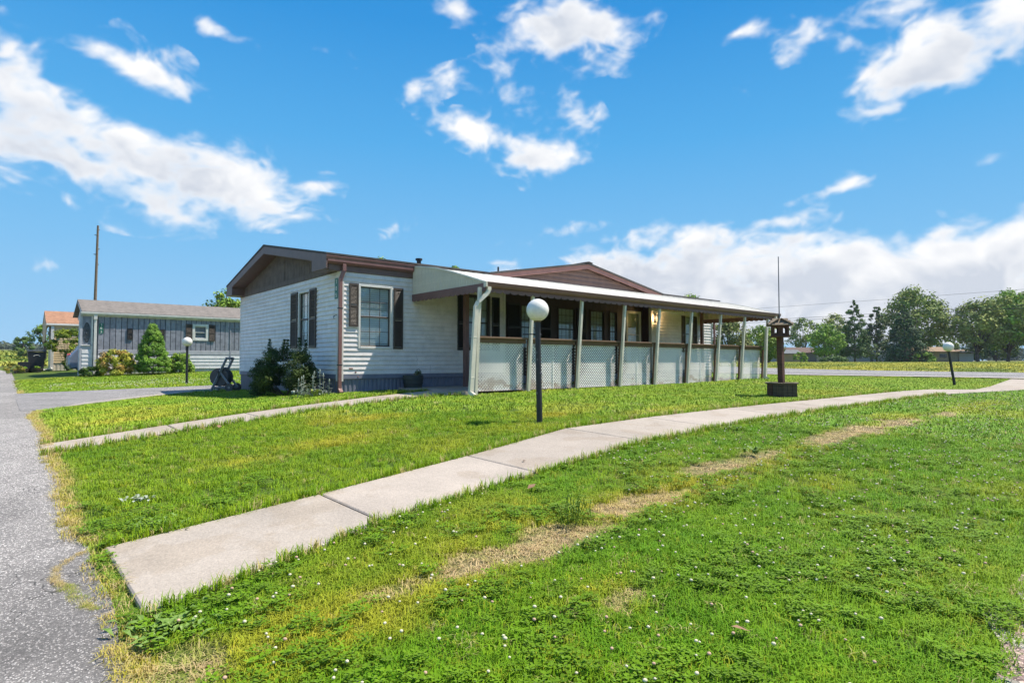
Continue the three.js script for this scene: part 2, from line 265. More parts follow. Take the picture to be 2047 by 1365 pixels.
function spot(list, u, z, w) { let s = 0; for (const [a, b, p, q, k] of list) { const d = ((u - a) / p) ** 2 + ((z - b) / q) ** 2; if (d < 8) s = Math.max(s, k * Math.exp(-d * 0.6)); } return s > 0 ? s + (fbm(u * 5.3 + 9, z * 5.3, 3) - 0.5) * w * 2 * sstep(0.05, 0.4, s) : 0; }
const deadAt = (u, z) => sstep(0.42, 0.68, spot(DEAD, u, z, 0.42)), yellowAt = (u, z) => clamp(sstep(0.2, 0.85, spot(YELLOW, u, z, 0.3)) * 0.8 + sstep(0.55, 0.85, fbm(u * 0.55 + 30, z * 0.8, 4)) * 0.5);
const inHome = (u, z) => (u > -0.02 && u < 14.8 && z < 0.03 && z > -7.2) || (u > 1.35 && u < 13.75 && z >= 0 && z < 2.68) || (u > -2.85 && u < 22 && z < -22.1 && z > -26.6) || (u > -3.4 && u < 18 && z < -34.2 && z > -39);
function isLawn(u, z) {
  if (u < streetEdge(z) || u > 24.85 || inHome(u, z)) return false;
  if (z > 11.62 + (fbm(u * 2, 5, 2) - 0.5) * 0.3 && u < 6) return false;
  if (u < 25 && z > 6 && z < 10 && inPoly(u, z, PATH_POLY)) return false;
  if (u < 1.6 && z > 1 && z < 4.3 && inPoly(u, z, WALK_POLY)) return false;
  if (z < -1.8 && z > -10.3 && inPoly(u, z, DRIVE)) return false;
  return true;
}
const blend = (a, b, t) => [mix(a[0], b[0], t), mix(a[1], b[1], t), mix(a[2], b[2], t)];
const C_GREEN = [0.150, 0.295, 0.008], C_LIGHT = [0.265, 0.385, 0.012], C_YELLOW = [0.46, 0.43, 0.035], C_STRAW = [0.60, 0.45, 0.24], C_FIELD = [0.38, 0.38, 0.045];
function groundTone(u, z) {
  const n = fbm(u * 0.9, z * 0.9, 4);
  if (u > 33.4) { const k = fbm(u * 0.22, z * 0.5, 4); return blend([0.15, 0.21, 0.02], C_FIELD, sstep(0.3, 0.62, k)); }
  if (z < -44) { const k = fbm(u * 0.12, z * 0.06, 4); return blend([0.15, 0.24, 0.03], [0.30, 0.30, 0.06], sstep(0.35, 0.65, k)); }
  let c = blend(C_GREEN, C_LIGHT, sstep(0.3, 0.75, n));
  c = blend(c, C_YELLOW, yellowAt(u, z) * 0.55); c = blend(c, [0.66, 0.50, 0.28], deadAt(u, z));
  return c;
}
{
  const n = 300, K = 7, S = 2600, f = (i) => S * Math.sinh(K * (i / n * 2 - 1)) / Math.sinh(K), pos = [], col = [], idx = [], uvs = [];
  for (let j = 0; j <= n; j++) for (let i = 0; i <= n; i++) {
    const u = 1 + f(i), z = 5 + f(j); pos.push(u, T(u, z), z); uvs.push(u, z);
    const c = groundTone(u, z), near = isLawn(u, z) ? 0.7 : 0.85; col.push(c[0] * near, c[1] * near, c[2] * near);
  }
  for (let j = 0; j < n; j++) for (let i = 0; i < n; i++) { const a = j * (n + 1) + i; idx.push(a, a + n + 1, a + 1, a + 1, a + n + 1, a + n + 2); }
  const g = new THREE.BufferGeometry(); g.setAttribute('position', new THREE.Float32BufferAttribute(pos, 3)); g.setAttribute('color', new THREE.Float32BufferAttribute(col, 3)); g.setAttribute('uv', new THREE.Float32BufferAttribute(uvs, 2));
  g.setIndex(idx); g.computeVertexNormals();
  const turf = tex(1024, (u, v) => { const a = fbm(u * 160, v * 160, 2, 160, 2), b = fbm(u * 20, v * 20, 4, 20, 5), k = enc(clamp(0.30 + a * 0.55 + (b - 0.5) * 0.5)); return [k, k, k * 0.95]; }, true, 3.1);
  const turfBump = tex(512, (u, v) => { const a = fbm(u * 120, v * 120, 3, 120, 12); return [a, a, a]; }, false, 1.3);
  struct('ground', g, new THREE.MeshStandardMaterial({ vertexColors: true, map: turf, bumpMap: turfBump, bumpScale: 0.03, roughness: 1 }));
}
function strip(rows, off, colour) {        // rows of [u, z] laid on the ground
  const m = rows[0].length, pos = [], uv = [], idx = [], col = [];
  rows.forEach((r) => r.forEach(([u, z]) => { pos.push(u, T(u, z) + off, z); uv.push(u, z); if (colour) col.push(...colour(u, z)); }));
  for (let j = 0; j < rows.length - 1; j++) for (let i = 0; i < m - 1; i++) { const a = j * m + i; idx.push(a, a + 1, a + m, a + 1, a + m + 1, a + m); }
  const g = new THREE.BufferGeometry(); g.setAttribute('position', new THREE.Float32BufferAttribute(pos, 3)); g.setAttribute('uv', new THREE.Float32BufferAttribute(uv, 2));
  if (colour) g.setAttribute('color', new THREE.Float32BufferAttribute(col, 3));
  g.setIndex(idx); g.computeVertexNormals();
  if (g.attributes.normal.getY(0) < 0) { for (let i = 0; i < idx.length; i += 3) { const t = idx[i + 1]; idx[i + 1] = idx[i + 2]; idx[i + 2] = t; } g.setIndex(idx); g.computeVertexNormals(); }
  return g;
}
function cellTex(n, cells, size, fn, seed) {           // crushed stone: each cell a grain with its own tone
  return tex(n, (u, v) => {
    const x = u * cells, y = v * cells, xi = Math.floor(x), yi = Math.floor(y); let best = 9, second = 9, id = 0;
    for (let j = -1; j <= 1; j++) for (let i = -1; i <= 1; i++) {
      const cx = ((xi + i) % cells + cells) % cells, cy = ((yi + j) % cells + cells) % cells, px = xi + i + hash(cx, cy, seed), py = yi + j + hash(cx, cy, seed + 1), d = (px - x) ** 2 + (py - y) ** 2;
      if (d < best) { second = best; best = d; id = hash(cx, cy, seed + 2); } else if (d < second) second = d;
    }
    return fn(id, Math.sqrt(best), Math.sqrt(second) - Math.sqrt(best), u, v);
  }, true, size);
}
const asphaltMap = cellTex(2048, 300, 2.4, (id, d, e, u, v) => { const b = fbm(u * 7, v * 7, 5, 7, 2), cr = Math.abs(fbm(u * 5 + 2, v * 5, 5, 5, 31) - 0.5) < 0.004 && fbm(u * 3, v * 3, 2, 3, 37) > 0.5; let k = e < 0.10 ? 0.15 : id > 0.80 ? 0.52 + (id - 0.8) * 2.2 : id > 0.4 ? 0.34 : 0.23; k = k * (0.66 + b * 0.66) * (cr ? 0.35 : 1); const q = enc(clamp(k)); return [q, q * 0.975, q * 0.955]; }, 3);
const gravelMap = cellTex(1024, 60, 1.3, (id, d, e, u, v) => { const b = fbm(u * 8, v * 8, 4, 8, 7), k = e < 0.12 ? 0.18 : 0.28 + id * 0.4, t = b > 0.5 ? 1 : 0.9; const q = enc(clamp(k * (0.8 + b * 0.4))); return [q, q * 0.975 * t, q * 0.93 * t]; }, 8);
const concreteMap = tex(2048, (u, v) => {      // broomed concrete with damp stains, pits and hair cracks
  const a = fbm(u * 9, v * 9, 6, 9, 4), st = sstep(0.54, 0.66, fbm(u * 14 + 1, v * 14, 5, 14, 44)), b = fbm(u * 420, v * 420, 2, 420, 6), s = hash(u * 1024 | 0, v * 1024 | 0, 3) > 0.997 ? -0.16 : 0;
  const cr = Math.abs(fbm(u * 6 + 4, v * 6, 6, 6, 61) - 0.5) < 0.0016 && fbm(u * 4, v * 4, 2, 4, 67) > 0.55 ? -0.22 : 0, k = clamp(0.80 + (a - 0.5) * 0.34 - st * 0.06 + (b - 0.5) * 0.28 + s + cr), q = enc(k); return [q, q * (1 - st * 0.012), q * (1 - st * 0.03)];
}, true, 4.6);
M.asphalt = new THREE.MeshStandardMaterial({ vertexColors: true, map: asphaltMap, bumpMap: asphaltMap, bumpScale: 0.004, roughness: 0.95 });
M.roadAsphalt = mat('road asphalt', 0.66, 0.66, 0.68, { map: asphaltMap, bump: grain, rough: 0.9 });
M.concrete = mat('concrete', 0.47, 0.405, 0.34, { map: concreteMap, bump: grain, bumpScale: 0.0025, rough: 0.92 });
M.concreteGrey = mat('grey concrete', 0.42, 0.37, 0.32, { map: concreteMap, bump: grain, bumpScale: 0.0025, rough: 0.92 });
M.gravel = mat('gravel', 0.85, 0.82, 0.78, { map: gravelMap, bump: gravelMap, bumpScale: 0.012, rough: 1 });
{
  const zs = []; for (let z = 16; z > -2; z -= 0.22) zs.push(z); for (let z = -2; z > -62; z -= 1) zs.push(z);
  const near = (z) => [0, 0.06, 0.14, 0.25, 0.4, 0.6, 0.9, 1.4, 2, 3, 4.2, 5.6, 7].map((d) => [streetEdge(z) - 0.03 - d, z]);
  struct('street', strip(zs.map(near), 0.016, (u, z) => {
    const old = sstep(0.35, 0.6, fbm(u * 1.6 + 3, z * 0.9, 4)), edge = streetEdge(z) - u;
    let k = mix(0.72, 0.92, old); const repair = edge < 0.55 + (fbm(z * 3, 1, 3) - 0.5) * 0.6 && z > 7.7 && z < 10.2 ? 0.72 : 1; k *= repair;
    return [k, k * 0.985, k * 0.97];
  }), M.asphalt);
  const dz = []; for (let i = 0; i <= 40; i++) dz.push(-5.28 + i * 0.53);
  const nearZ = (u) => u < -4.74 ? -2.3 : u < -3.58 ? mix(-2.52, -3.93, (u + 4.74) / 1.16) : u < -1.77 ? mix(-3.93, -6.37, (u + 3.58) / 1.81) : u < 0 ? mix(-6.37, -7.4, (u + 1.77) / 1.77) : -7.45;
  struct('driveway', strip(dz.map((u) => [0, 0.25, 0.5, 0.75, 1].map((t) => [u, mix(nearZ(u), -10.25 + (fbm(u * 2, 1, 3) - 0.5) * 0.3, t)])), 0.022, (u, z) => { const k = 0.60 + fbm(u, z, 3) * 0.25; return [k, k, k * 1.02]; }), M.asphalt);
  const ps = []; for (let u = -4.7; u <= -1.4; u += 0.3) ps.push(u);
  struct('concrete_verge', strip(ps.map((u) => [[u, nearZ(u) + 0.05], [u + 0.1, nearZ(u) - 0.75 * sstep(-4.9, -4.2, u) - 0.1]]), 0.030), M.concreteGrey);
  const rz = []; for (let z = 60; z >= -130; z -= 2) rz.push(z);
  struct('road', strip(rz.map((z) => [25.3, 27, 29, 31, 33.4].map((u) => [u, z])), 0.05), M.roadAsphalt);
  struct('road_shoulder', strip(rz.map((z) => [[24.85, z], [25.1, z], [25.42, z]]), 0.06), mat('pale shoulder', 0.70, 0.63, 0.54, { map: concreteMap, rough: 1 }));
  struct('road_line', strip(rz.map((z) => [[30.05, z], [30.3, z]]), 0.062), mat('road paint', 0.78, 0.78, 0.75, { rough: 0.8 }));
  struct('road_line', strip(rz.map((z) => [[33.0, z], [33.12, z]]), 0.062), mats['road paint']);
  const gu = []; for (let u = -5.2; u <= 8; u += 0.3) gu.push(u);
  struct('gravel_drive', strip(gu.map((u) => [11.60 + (fbm(u * 2.1, 4, 3) - 0.5) * 0.35, 12, 12.6, 13.5, 15.5].map((z) => [u, z])), 0.014), M.gravel);
}
function slab(a, b, c, d, top, deep) {     // four ground corners in order; a flat flag with a worn top edge
  const y = (p, h) => V(p[0], T(p[0], p[1]) + h, p[1]), ctr = [(a[0] + b[0] + c[0] + d[0]) / 4, (a[1] + b[1] + c[1] + d[1]) / 4];
  const inset = (p, s) => { const x = ctr[0] - p[0], z = ctr[1] - p[1], l = Math.hypot(x, z); return [p[0] + x / l * s, p[1] + z / l * s]; };
  const P4 = [a, b, c, d], t = P4.map((p) => y(inset(p, 0.016), top)), e = P4.map((p) => y(inset(p, 0.004), top - 0.008)), f = P4.map((p) => y(inset(p, 0.004), -deep)), pos = [];
  const q = (p, r, s, w) => { for (const v of [p, r, s, p, s, w]) pos.push(v.x, v.y, v.z); };
  q(t[0], t[3], t[2], t[1]);
  for (let i = 0; i < 4; i++) { const k = (i + 1) % 4; q(t[i], t[k], e[k], e[i]); q(e[i], e[k], f[k], f[i]); }
  return tris(pos);
}
function paving(name, up, lo, m, top = 0.032) {
  const g = new THREE.Group(); g.name = name; g.userData = { kind: 'structure' }; scene.add(g);
  for (let i = 0; i < up.length - 1; i++) {
    const mid = (p, q, t) => [mix(p[0], q[0], t), mix(p[1], q[1], t)];
    const L = Math.hypot(up[i + 1][0] - up[i][0], up[i + 1][1] - up[i][1]), k = 0.005 / L;
    part('slab', slab(mid(up[i], up[i + 1], k), mid(up[i], up[i + 1], 1 - k), mid(lo[i], lo[i + 1], 1 - k), mid(lo[i], lo[i + 1], k), top, 0.1), m[i % m.length], g);
  }
  return g;
}
const slabTones = [M.concrete, mat('concrete pale', 0.495, 0.425, 0.36, { map: concreteMap, bump: grain, bumpScale: 0.0025, rough: 0.92 }), mat('concrete dull', 0.45, 0.385, 0.325, { map: concreteMap, bump: grain, bumpScale: 0.0025, rough: 0.92 })];
paving('footpath', PATH_UP, PATH_LO, slabTones); paving('entrance_path', WALK_UP, WALK_LO, [slabTones[1], slabTones[0], slabTones[2]], 0.03);
struct('porch_floor', bx(1.42, 13.72, 0.60, 0.815, 0.02, 2.60), M.concreteGrey);

// ---------------------------------------------------------------- grass
function tuftGeo(blades, w, h, foot, lean, seed) {
  const R = RNG(seed), pos = [], nor = [];
  for (let i = 0; i < blades; i++) {
    const a = R() * 6.283, r = Math.sqrt(R()) * foot, bx0 = Math.cos(a) * r, bz0 = Math.sin(a) * r, dir = R() * 6.283, H = h * (0.55 + R() * 0.65), l = lean * (0.3 + R()), ww = w * (0.7 + R() * 0.6);
    const cx = Math.cos(dir), cz = Math.sin(dir), sx = -cz * ww / 2, sz = cx * ww / 2;
    const p0 = [bx0, -0.012, bz0], p1 = [bx0 + cx * l * H * 0.35, H * 0.6, bz0 + cz * l * H * 0.35], p2 = [bx0 + cx * l * H, H * (1 - l * 0.35), bz0 + cz * l * H];
    const A = [p0[0] - sx, p0[1], p0[2] - sz], B = [p0[0] + sx, p0[1], p0[2] + sz], C = [p1[0] - sx * 0.8, p1[1], p1[2] - sz * 0.8], D = [p1[0] + sx * 0.8, p1[1], p1[2] + sz * 0.8];
    pos.push(...A, ...B, ...D, ...A, ...D, ...C, ...C, ...D, ...p2);
    for (let k = 0; k < 9; k++) nor.push(0, 0.85, 0);
  }
  const g = new THREE.BufferGeometry(); g.setAttribute('position', new THREE.Float32BufferAttribute(pos, 3)); g.computeVertexNormals();
  const n = g.attributes.normal, p = g.attributes.position;      // blades scatter light: normals leant towards the sky
  for (let i = 0; i < n.count; i++) { const s = n.getY(i) < 0 ? -1 : 1, v = V(n.getX(i) * s * 0.55, Math.abs(n.getY(i)) * 0.5 + 0.75, n.getZ(i) * s * 0.55).normalize(); n.setXYZ(i, v.x, v.y, v.z); }
  return g;
}
function leavesGeo(list) { const pos = []; for (const t of list) for (const v of t) pos.push(...v); const g = new THREE.BufferGeometry(); g.setAttribute('position', new THREE.Float32BufferAttribute(pos, 3)); g.computeVertexNormals(); return g; }
function cloverGeo(seed) {
  const R = RNG(seed), t = [];
  for (let i = 0; i < 9; i++) {
    const a = R() * 6.283, r = Math.sqrt(R()) * 0.06, x = Math.cos(a) * r, z = Math.sin(a) * r, h = 0.03 + R() * 0.03, tilt = (R() - 0.5) * 0.5, s0 = 0.012 + R() * 0.006, o = R() * 6;
    for (let k = 0; k < 3; k++) {
      const b = o + k * 2.094, at = (ang, rad) => [x + Math.cos(b + ang) * rad, h + Math.cos(b + ang) * rad * tilt + rad * 0.2, z + Math.sin(b + ang) * rad], c = [x, h, z];
      t.push([c, at(0.5, s0), at(0.25, s0 * 1.45)], [c, at(0.25, s0 * 1.45), at(-0.25, s0 * 1.45)], [c, at(-0.25, s0 * 1.45), at(-0.5, s0)]);
    }
  }
  return leavesGeo(t);
}
const grassMat = new THREE.MeshPhysicalMaterial({ color: lin(1, 1, 1), roughness: 0.75, side: THREE.DoubleSide, transmission: 0.3, thickness: 0, ior: 1.3, specularIntensity: 0.4 }); grassMat.name = 'grass blade';
const grassSolid = new THREE.MeshStandardMaterial({ color: lin(1, 1, 1), roughness: 0.8, side: THREE.DoubleSide }); grassSolid.name = 'grass blade distant';
function scatter(name, geo, m, list, label) {
  const im = new THREE.InstancedMesh(geo, m, list.length), q = new THREE.Quaternion(), mx = new THREE.Matrix4(), c = new THREE.Color(), up = V(0, 1, 0);
  list.forEach((p, i) => { q.setFromAxisAngle(up, p.r); mx.compose(V(p.x, p.y, p.z), q, V(p.s, p.s * (p.h || 1), p.s)); im.setMatrixAt(i, mx); im.setColorAt(i, c.setRGB(...p.c)); });
  im.name = numbered(name); im.userData = { kind: 'stuff', label, category: 'plants' }; shade(im); scene.add(im); return im;
}
{
  const R = RNG(77), near = [[], [], []], mid = [[], []], far = [], clover = [[], []], heads = [], seedy = [];
  const HALF = 0.86, fwd = Math.atan2(SY, CY);
  const tone = (u, z) => {
    const dead = deadAt(u, z), yl = yellowAt(u, z), n = fbm(u * 2.3 + 5, z * 2.3, 3) * 0.6 + R() * 0.4;
    let c = blend(z > 8 ? [0.120, 0.290, 0.007] : C_GREEN, z > 8 ? [0.205, 0.355, 0.010] : C_LIGHT, sstep(0.2, 0.8, n)); c = blend(c, C_YELLOW, clamp(yl * 0.9 + (R() < 0.05 ? 0.5 : 0)));
    const edge = u - streetEdge(z); if (edge < 0.13) c = blend(c, C_STRAW, clamp(0.85 - edge * 7) * (0.2 + 0.7 * R()) * (z > 7.6 && z < 9.1 ? 0.35 : 1));
    if (dead > 0) c = blend(c, C_STRAW, clamp(dead * (0.5 + R() * 0.8)));
    if (R() < 0.02) c = blend(c, C_STRAW, 0.6);
    const k = 0.82 + R() * 0.36; return [c[0] * k, c[1] * k, c[2] * k];
  };
  const bands = [[1.6, 5.2, 0.036, 0], [5.2, 9.5, 0.056, 0], [9.5, 17, 0.088, 1], [17, 34, 0.14, 2]];
  for (const [r0, r1, gap, lod] of bands) {
    const count = HALF * (r1 * r1 - r0 * r0) / (gap * gap);
    for (let i = 0; i < count; i++) {
      const r = Math.sqrt(r0 * r0 + R() * (r1 * r1 - r0 * r0)), a = fwd + (R() * 2 - 1) * HALF, u = EYE.x + Math.sin(a) * r, z = EYE.z - Math.cos(a) * r;
      if (!isLawn(u, z)) continue;
      const dead = deadAt(u, z), y = T(u, z); if (R() < dead * 0.5) continue;
      const p = { x: u, y, z, r: R() * 6.283, s: 0.8 + R() * 0.5, h: (0.75 + fbm(u * 1.7, z * 1.7, 3) * 0.6) * (1 - dead * 0.62), c: tone(u, z) };
      const lush = z > 7.6 || (u < -3.6 && z > 6.6);
      if (lod === 0) {
        if (lush && dead < 0.2 && fbm(u * 2 + 50, z * 2, 3) > 0.46 && R() < 0.26) { const k = 0.75 + R() * 0.4; p.c = [0.155 * k, 0.290 * k, 0.009 * k]; p.s *= 0.8; clover[i & 1].push(p); } else near[i % 3].push(p);
      } else if (lod === 1) mid[i & 1].push(p); else far.push(p);
    }
  }
  for (let i = 0; i < 5200; i++) {
    const u = -5 + R() * 22, z = 8.0 + R() * 3.4; if (!isLawn(u, z) || deadAt(u, z) > 0.3 || fbm(u * 0.8 + 4, z * 0.9, 3) < 0.42 || R() < 0.45) continue;
    const pink = R() < 0.3; heads.push({ x: u, y: T(u, z) + 0.042 + R() * 0.025, z, r: R() * 6, s: 0.7 + R() * 0.5, c: pink ? [0.52, 0.34, 0.24] : [0.64, 0.58, 0.42] });
  }
  for (let i = 0; i < 1500; i++) { const u = -4.5 + R() * 9, z = -10.6 - R() * 5; if (fbm(u * 0.9, z * 0.9, 3) > 0.45 && R() < 0.7) heads.push({ x: u, y: T(u, z) + 0.08, z, r: 0, s: 1.3, c: [0.75, 0.74, 0.55] }); }
  near.forEach((l, i) => scatter('lawn_grass', tuftGeo(21, 0.0042, 0.044, 0.048, 1.15, 3 + i), grassMat, l, 'short green mown grass of the front lawn'));
  mid.forEach((l, i) => scatter('lawn_grass', tuftGeo(26, 0.0052, 0.046, 0.085, 0.9, 13 + i), grassSolid, l, 'short green mown grass of the front lawn'));
  scatter('lawn_grass', tuftGeo(26, 0.008, 0.046, 0.14, 0.9, 23), grassSolid, far, 'short green mown grass of the front lawn');
  clover.forEach((l, i) => scatter('clover_leaves', cloverGeo(31 + i), grassMat, l, 'low clover leaves growing among the lawn grass'));
  const head = new THREE.IcosahedronGeometry(0.0078, 1).scale(1.1, 0.8, 0.95); scatter('clover_flowers', head, new THREE.MeshStandardMaterial({ color: lin(1, 1, 1), roughness: 0.9 }), heads, 'small cream clover flowers dotted over the lawn');
  // dry grass straggling over the street edge and along cracks in the asphalt
  const edge = [];
  for (let i = 0; i < 1900; i++) {
    const z = 11.6 - Math.pow(R(), 1.6) * 24, u = streetEdge(z) + (R() - 0.62) * 0.12; if ((z < -2 && z > -10.2) || (z > 7.6 && z < 9.1 && R() < 0.7)) continue;
    const k = 0.8 + R() * 0.4, c = blend(C_STRAW, C_YELLOW, R()); edge.push({ x: u, y: T(u, z) + 0.012, z, r: R() * 6, s: 0.6 + R() * 0.6, c: [c[0] * k, c[1] * k, c[2] * k] });
  }
  const crack = [[-5.15, 7.71], [-5.28, 7.90], [-5.31, 8.10], [-5.27, 8.24], [-5.25, 8.35], [-5.21, 8.57], [-5.17, 8.66]];
  for (let i = 0; i < crack.length - 1; i++) for (let k = 0; k < 46; k++) { const t = R(), wide = i === 3 || i === 4 ? 0.07 : 0.025, u = mix(crack[i][0], crack[i + 1][0], t) + (R() - 0.5) * wide, z = mix(crack[i][1], crack[i + 1][1], t) + (R() - 0.5) * wide, c = blend(C_STRAW, C_LIGHT, i > 2 ? R() : R() * 0.3); edge.push({ x: u, y: T(u, z) + 0.010, z, r: R() * 6, s: 0.3 + R() * 0.25, c }); }
  scatter('edge_grass', tuftGeo(11, 0.004, 0.05, 0.04, 1.5, 41), grassMat, edge, 'dry straw grass straggling over the street edge');
  // grass creeping over the rims of the paths
  const rim = [];
  for (const [line, sgn] of [[PATH_UP, -1], [PATH_LO, 1], [WALK_UP, -1], [WALK_LO, 1]]) for (let i = 0; i < Math.min(line.length - 1, 9); i++) {
    const [a, b] = [line[i], line[i + 1]], L = Math.hypot(b[0] - a[0], b[1] - a[1]);
    for (let k = 0; k < L * 75; k++) { const t = R(), off = 0.004 + Math.pow(R(), 2) * 0.06, u = mix(a[0], b[0], t), z = mix(a[1], b[1], t) + sgn * off; const c = blend(blend(C_GREEN, C_LIGHT, R()), C_STRAW, R() < 0.2 ? 0.7 : 0); rim.push({ x: u, y: T(u, z) + 0.004, z, r: R() * 6, s: 0.8 + R() * 0.6, h: 0.8 + R() * 0.9, c }); }
  }
  scatter('lawn_grass', tuftGeo(10, 0.0045, 0.062, 0.025, 0.9, 51), grassMat, rim, 'grass leaning over the concrete path edges');
  // the rough field across the road and the crops beyond the houses
  const field = [], crops = [];
  for (let i = 0; i < 34000; i++) { const u = 33.6 + Math.pow(R(), 1.5) * 70, z = mix(-60, 26, R()), k = fbm(u * 0.22, z * 0.5, 4), c = blend([0.16, 0.24, 0.02], R() < 0.35 ? [0.58, 0.52, 0.06] : C_FIELD, clamp(sstep(0.3, 0.62, k) * (0.4 + R()))); field.push({ x: u, y: T(u, z), z, r: R() * 6, s: 0.7 + R() * 0.9, c }); }
  scatter('field_grass', tuftGeo(20, 0.018, 0.07, 0.16, 0.9, 61), grassSolid, field, 'rough yellow green field grass across the road');
  for (let i = 0; i < 5200; i++) { const z = -46 - Math.pow(R(), 1.3) * 170, u = mix(-12, 26, R()), row = Math.floor(z / 9), c = blend([0.12, 0.22, 0.02], [0.34, 0.34, 0.05], clamp(hash(row, 2) * 0.9 + (R() - 0.5) * 0.5)); crops.push({ x: u, y: T(u, z), z, r: R() * 6, s: (2 + R() * 3 + hash(row, 7) * 3) * clamp(-z / 90, 0.5, 1.2), c }); }
  scatter('crop_plants', tuftGeo(16, 0.035, 0.10, 0.13, 0.9, 71), grassSolid, crops, 'leafy crop rows in the field beyond the houses');
}

// ---------------------------------------------------------------- the mobile home numbered 105
const font = await new FontLoader().loadAsync('fonts/droid/droid_sans_bold.typeface.json');
const COURSE = 0.1016, WB = 1.137, WT = WB + 22 * COURSE;
// spans of [a, b] that are left when the openings are taken out
function spans(a, b, holes) { let s = [[a, b]]; for (const [p, q] of holes) s = s.flatMap(([x, y]) => q <= x || p >= y ? [[x, y]] : [[x, Math.min(p, y)], [Math.max(q, x), y]].filter(([m, n]) => n - m > 0.012)); return s; }
const PLANK = [[-0.012, -0.004], [0.022, -0.004], [0.0235, 0.004], [0.0215, 0.012], [0.003, COURSE], [-0.012, COURSE]];      // bottom edge stands proud of the course below
const sidingTones = [M.siding, mat('siding vinyl chalky', 0.775, 0.735, 0.725, { rough: 0.5, bumpScale: 0.0004 }), mat('siding vinyl faded', 0.825, 0.775, 0.75, { rough: 0.45, bumpScale: 0.0004 })];
const tone = (m, i, a) => m === M.siding ? sidingTones[Math.floor(hash(i >> 1, Math.round(a * 7), 5) * 3)] : m;
// every panel of two courses is lapped to the next somewhere along the wall
const seams = (list, i) => list.flatMap(([a, b]) => { if (b - a < 2.4) return [[a, b]]; const s = mix(a, b, 0.25 + 0.5 * hash(i >> 1, 9, 4)); return [[a, s - 0.0015], [s + 0.0015, b]]; });
function planksX(home, x0, x1, y0, n, z, m, holes, course = COURSE) {        // courses on a wall that faces +z
  for (let i = 0; i < n; i++) { const y = y0 + i * course, k = course / COURSE;
    const hit = holes.filter((h) => h[2] < y + course - 0.004 && h[3] > y + 0.004);
    for (const [a, b] of seams(spans(x0, x1, hit), i)) part('siding_plank', slabX(PLANK.map(([p, q]) => [z + p, y + q * k]), a, b), tone(m, i, a), home);
    for (const h of hit) for (const [lo, hi] of [[y - 0.004, h[2]], [h[3], y + course]]) if (hi - lo > 0.008 && lo < y + course - 0.006 && hi > y) { const f = (v) => mix(0.017, 0.003, clamp((v - y) / course)); part('siding_plank', slabX([[z - 0.012, lo], [z + f(lo), lo], [z + f(hi), hi], [z - 0.012, hi]], h[0], h[1]), m, home); } }
}
function planksZ(home, z0, z1, y0, n, x, m, holes, course = COURSE) {        // courses on a wall that faces -x
  for (let i = 0; i < n; i++) { const y = y0 + i * course;
    const hit = holes.filter((h) => h[2] < y + course - 0.004 && h[3] > y + 0.004);
    for (const [a, b] of seams(spans(z0, z1, hit), i)) part('siding_plank', slabZ(PLANK.map(([p, q]) => [x - p, y + q * course / COURSE]).reverse(), a, b), tone(m, i, a), home);
    for (const h of hit) for (const [lo, hi] of [[y - 0.004, h[2]], [h[3], y + course]]) if (hi - lo > 0.008 && lo < y + course - 0.006 && hi > y) { const f = (v) => mix(0.017, 0.003, clamp((v - y) / course)); part('siding_plank', slabZ([[x + 0.012, lo], [x - f(lo), lo], [x - f(hi), hi], [x + 0.012, hi]], h[0], h[1]), m, home); } }
}
// a window set in a wall; local frame: a..b along the wall, y0..y1 up, out = how far the frame stands proud. axis x: wall faces +z; axis z: wall faces -x
function windowIn(home, axis, at, a, b, y0, y1, o = {}) {
  const { frame = M.trimWhite, fw = 0.05, cols = 3, rows = [2, 2], blind = true, muntin = M.winDark, meet = 0.5, sash = M.winDark, slat = 0.036, blindMat = M.blind, closed = 0.8 } = o;
  const B = (p, q, r, s, n0, n1) => axis === 'x' ? cbx(p, q, r, s, at + n0, at + n1, 0.004) : cbx(at - n1, at - n0, r, s, p, q, 0.004);
  const F = fw, w = part('window', B(a + F, b - F, y0 + F, y1 - F, -0.034, -0.031), M.pane, home);
  part('frame', join([B(a, a + F, y0, y1, -0.09, 0.03), B(b - F, b, y0, y1, -0.09, 0.03), B(a + F, b - F, y1 - F, y1, -0.09, 0.03), B(a + F, b - F, y0, y0 + F, -0.09, 0.034)]), frame, w);
  const S = 0.022, ym = mix(y0, y1, meet);
  part('sash', join([B(a + F, a + F + S, y0 + F, y1 - F, -0.05, -0.012), B(b - F - S, b - F, y0 + F, y1 - F, -0.05, -0.012), B(a + F + S, b - F - S, y1 - F - S, y1 - F, -0.05, -0.012), B(a + F + S, b - F - S, y0 + F, y0 + F + S, -0.05, -0.012), B(a + F + S, b - F - S, ym - 0.017, ym + 0.017, -0.05, -0.006)]), sash, w);
  const bars = [];
  for (let i = 1; i < cols; i++) { const x = mix(a + F, b - F, i / cols); bars.push(B(x - 0.006, x + 0.006, y0 + F, ym - 0.018, -0.029, -0.021), B(x - 0.006, x + 0.006, ym + 0.018, y1 - F, -0.029, -0.021)); }
  for (const [lo, hi, n] of [[y0 + F, ym, rows[0]], [ym, y1 - F, rows[1]]]) for (let i = 1; i < n; i++) { const y = mix(lo, hi, i / n); bars.push(B(a + F + S, b - F - S, y - 0.006, y + 0.006, -0.0275, -0.0195)); }
  if (bars.length) part('glazing_bar', join(bars), muntin, w);
  if (blind) { const sl = []; for (let y = mix(y1, y0, closed) + F; y < y1 - F; y += slat) sl.push(B(a + F, b - F, y, y + slat * 0.86, -0.066, -0.060)); part('blind', join(sl), blindMat, w); }
  part('recess', B(a + 0.01, b - 0.01, y0 + 0.01, y1 - 0.01, -0.115, -0.105), M.room, w);
  return w;
}
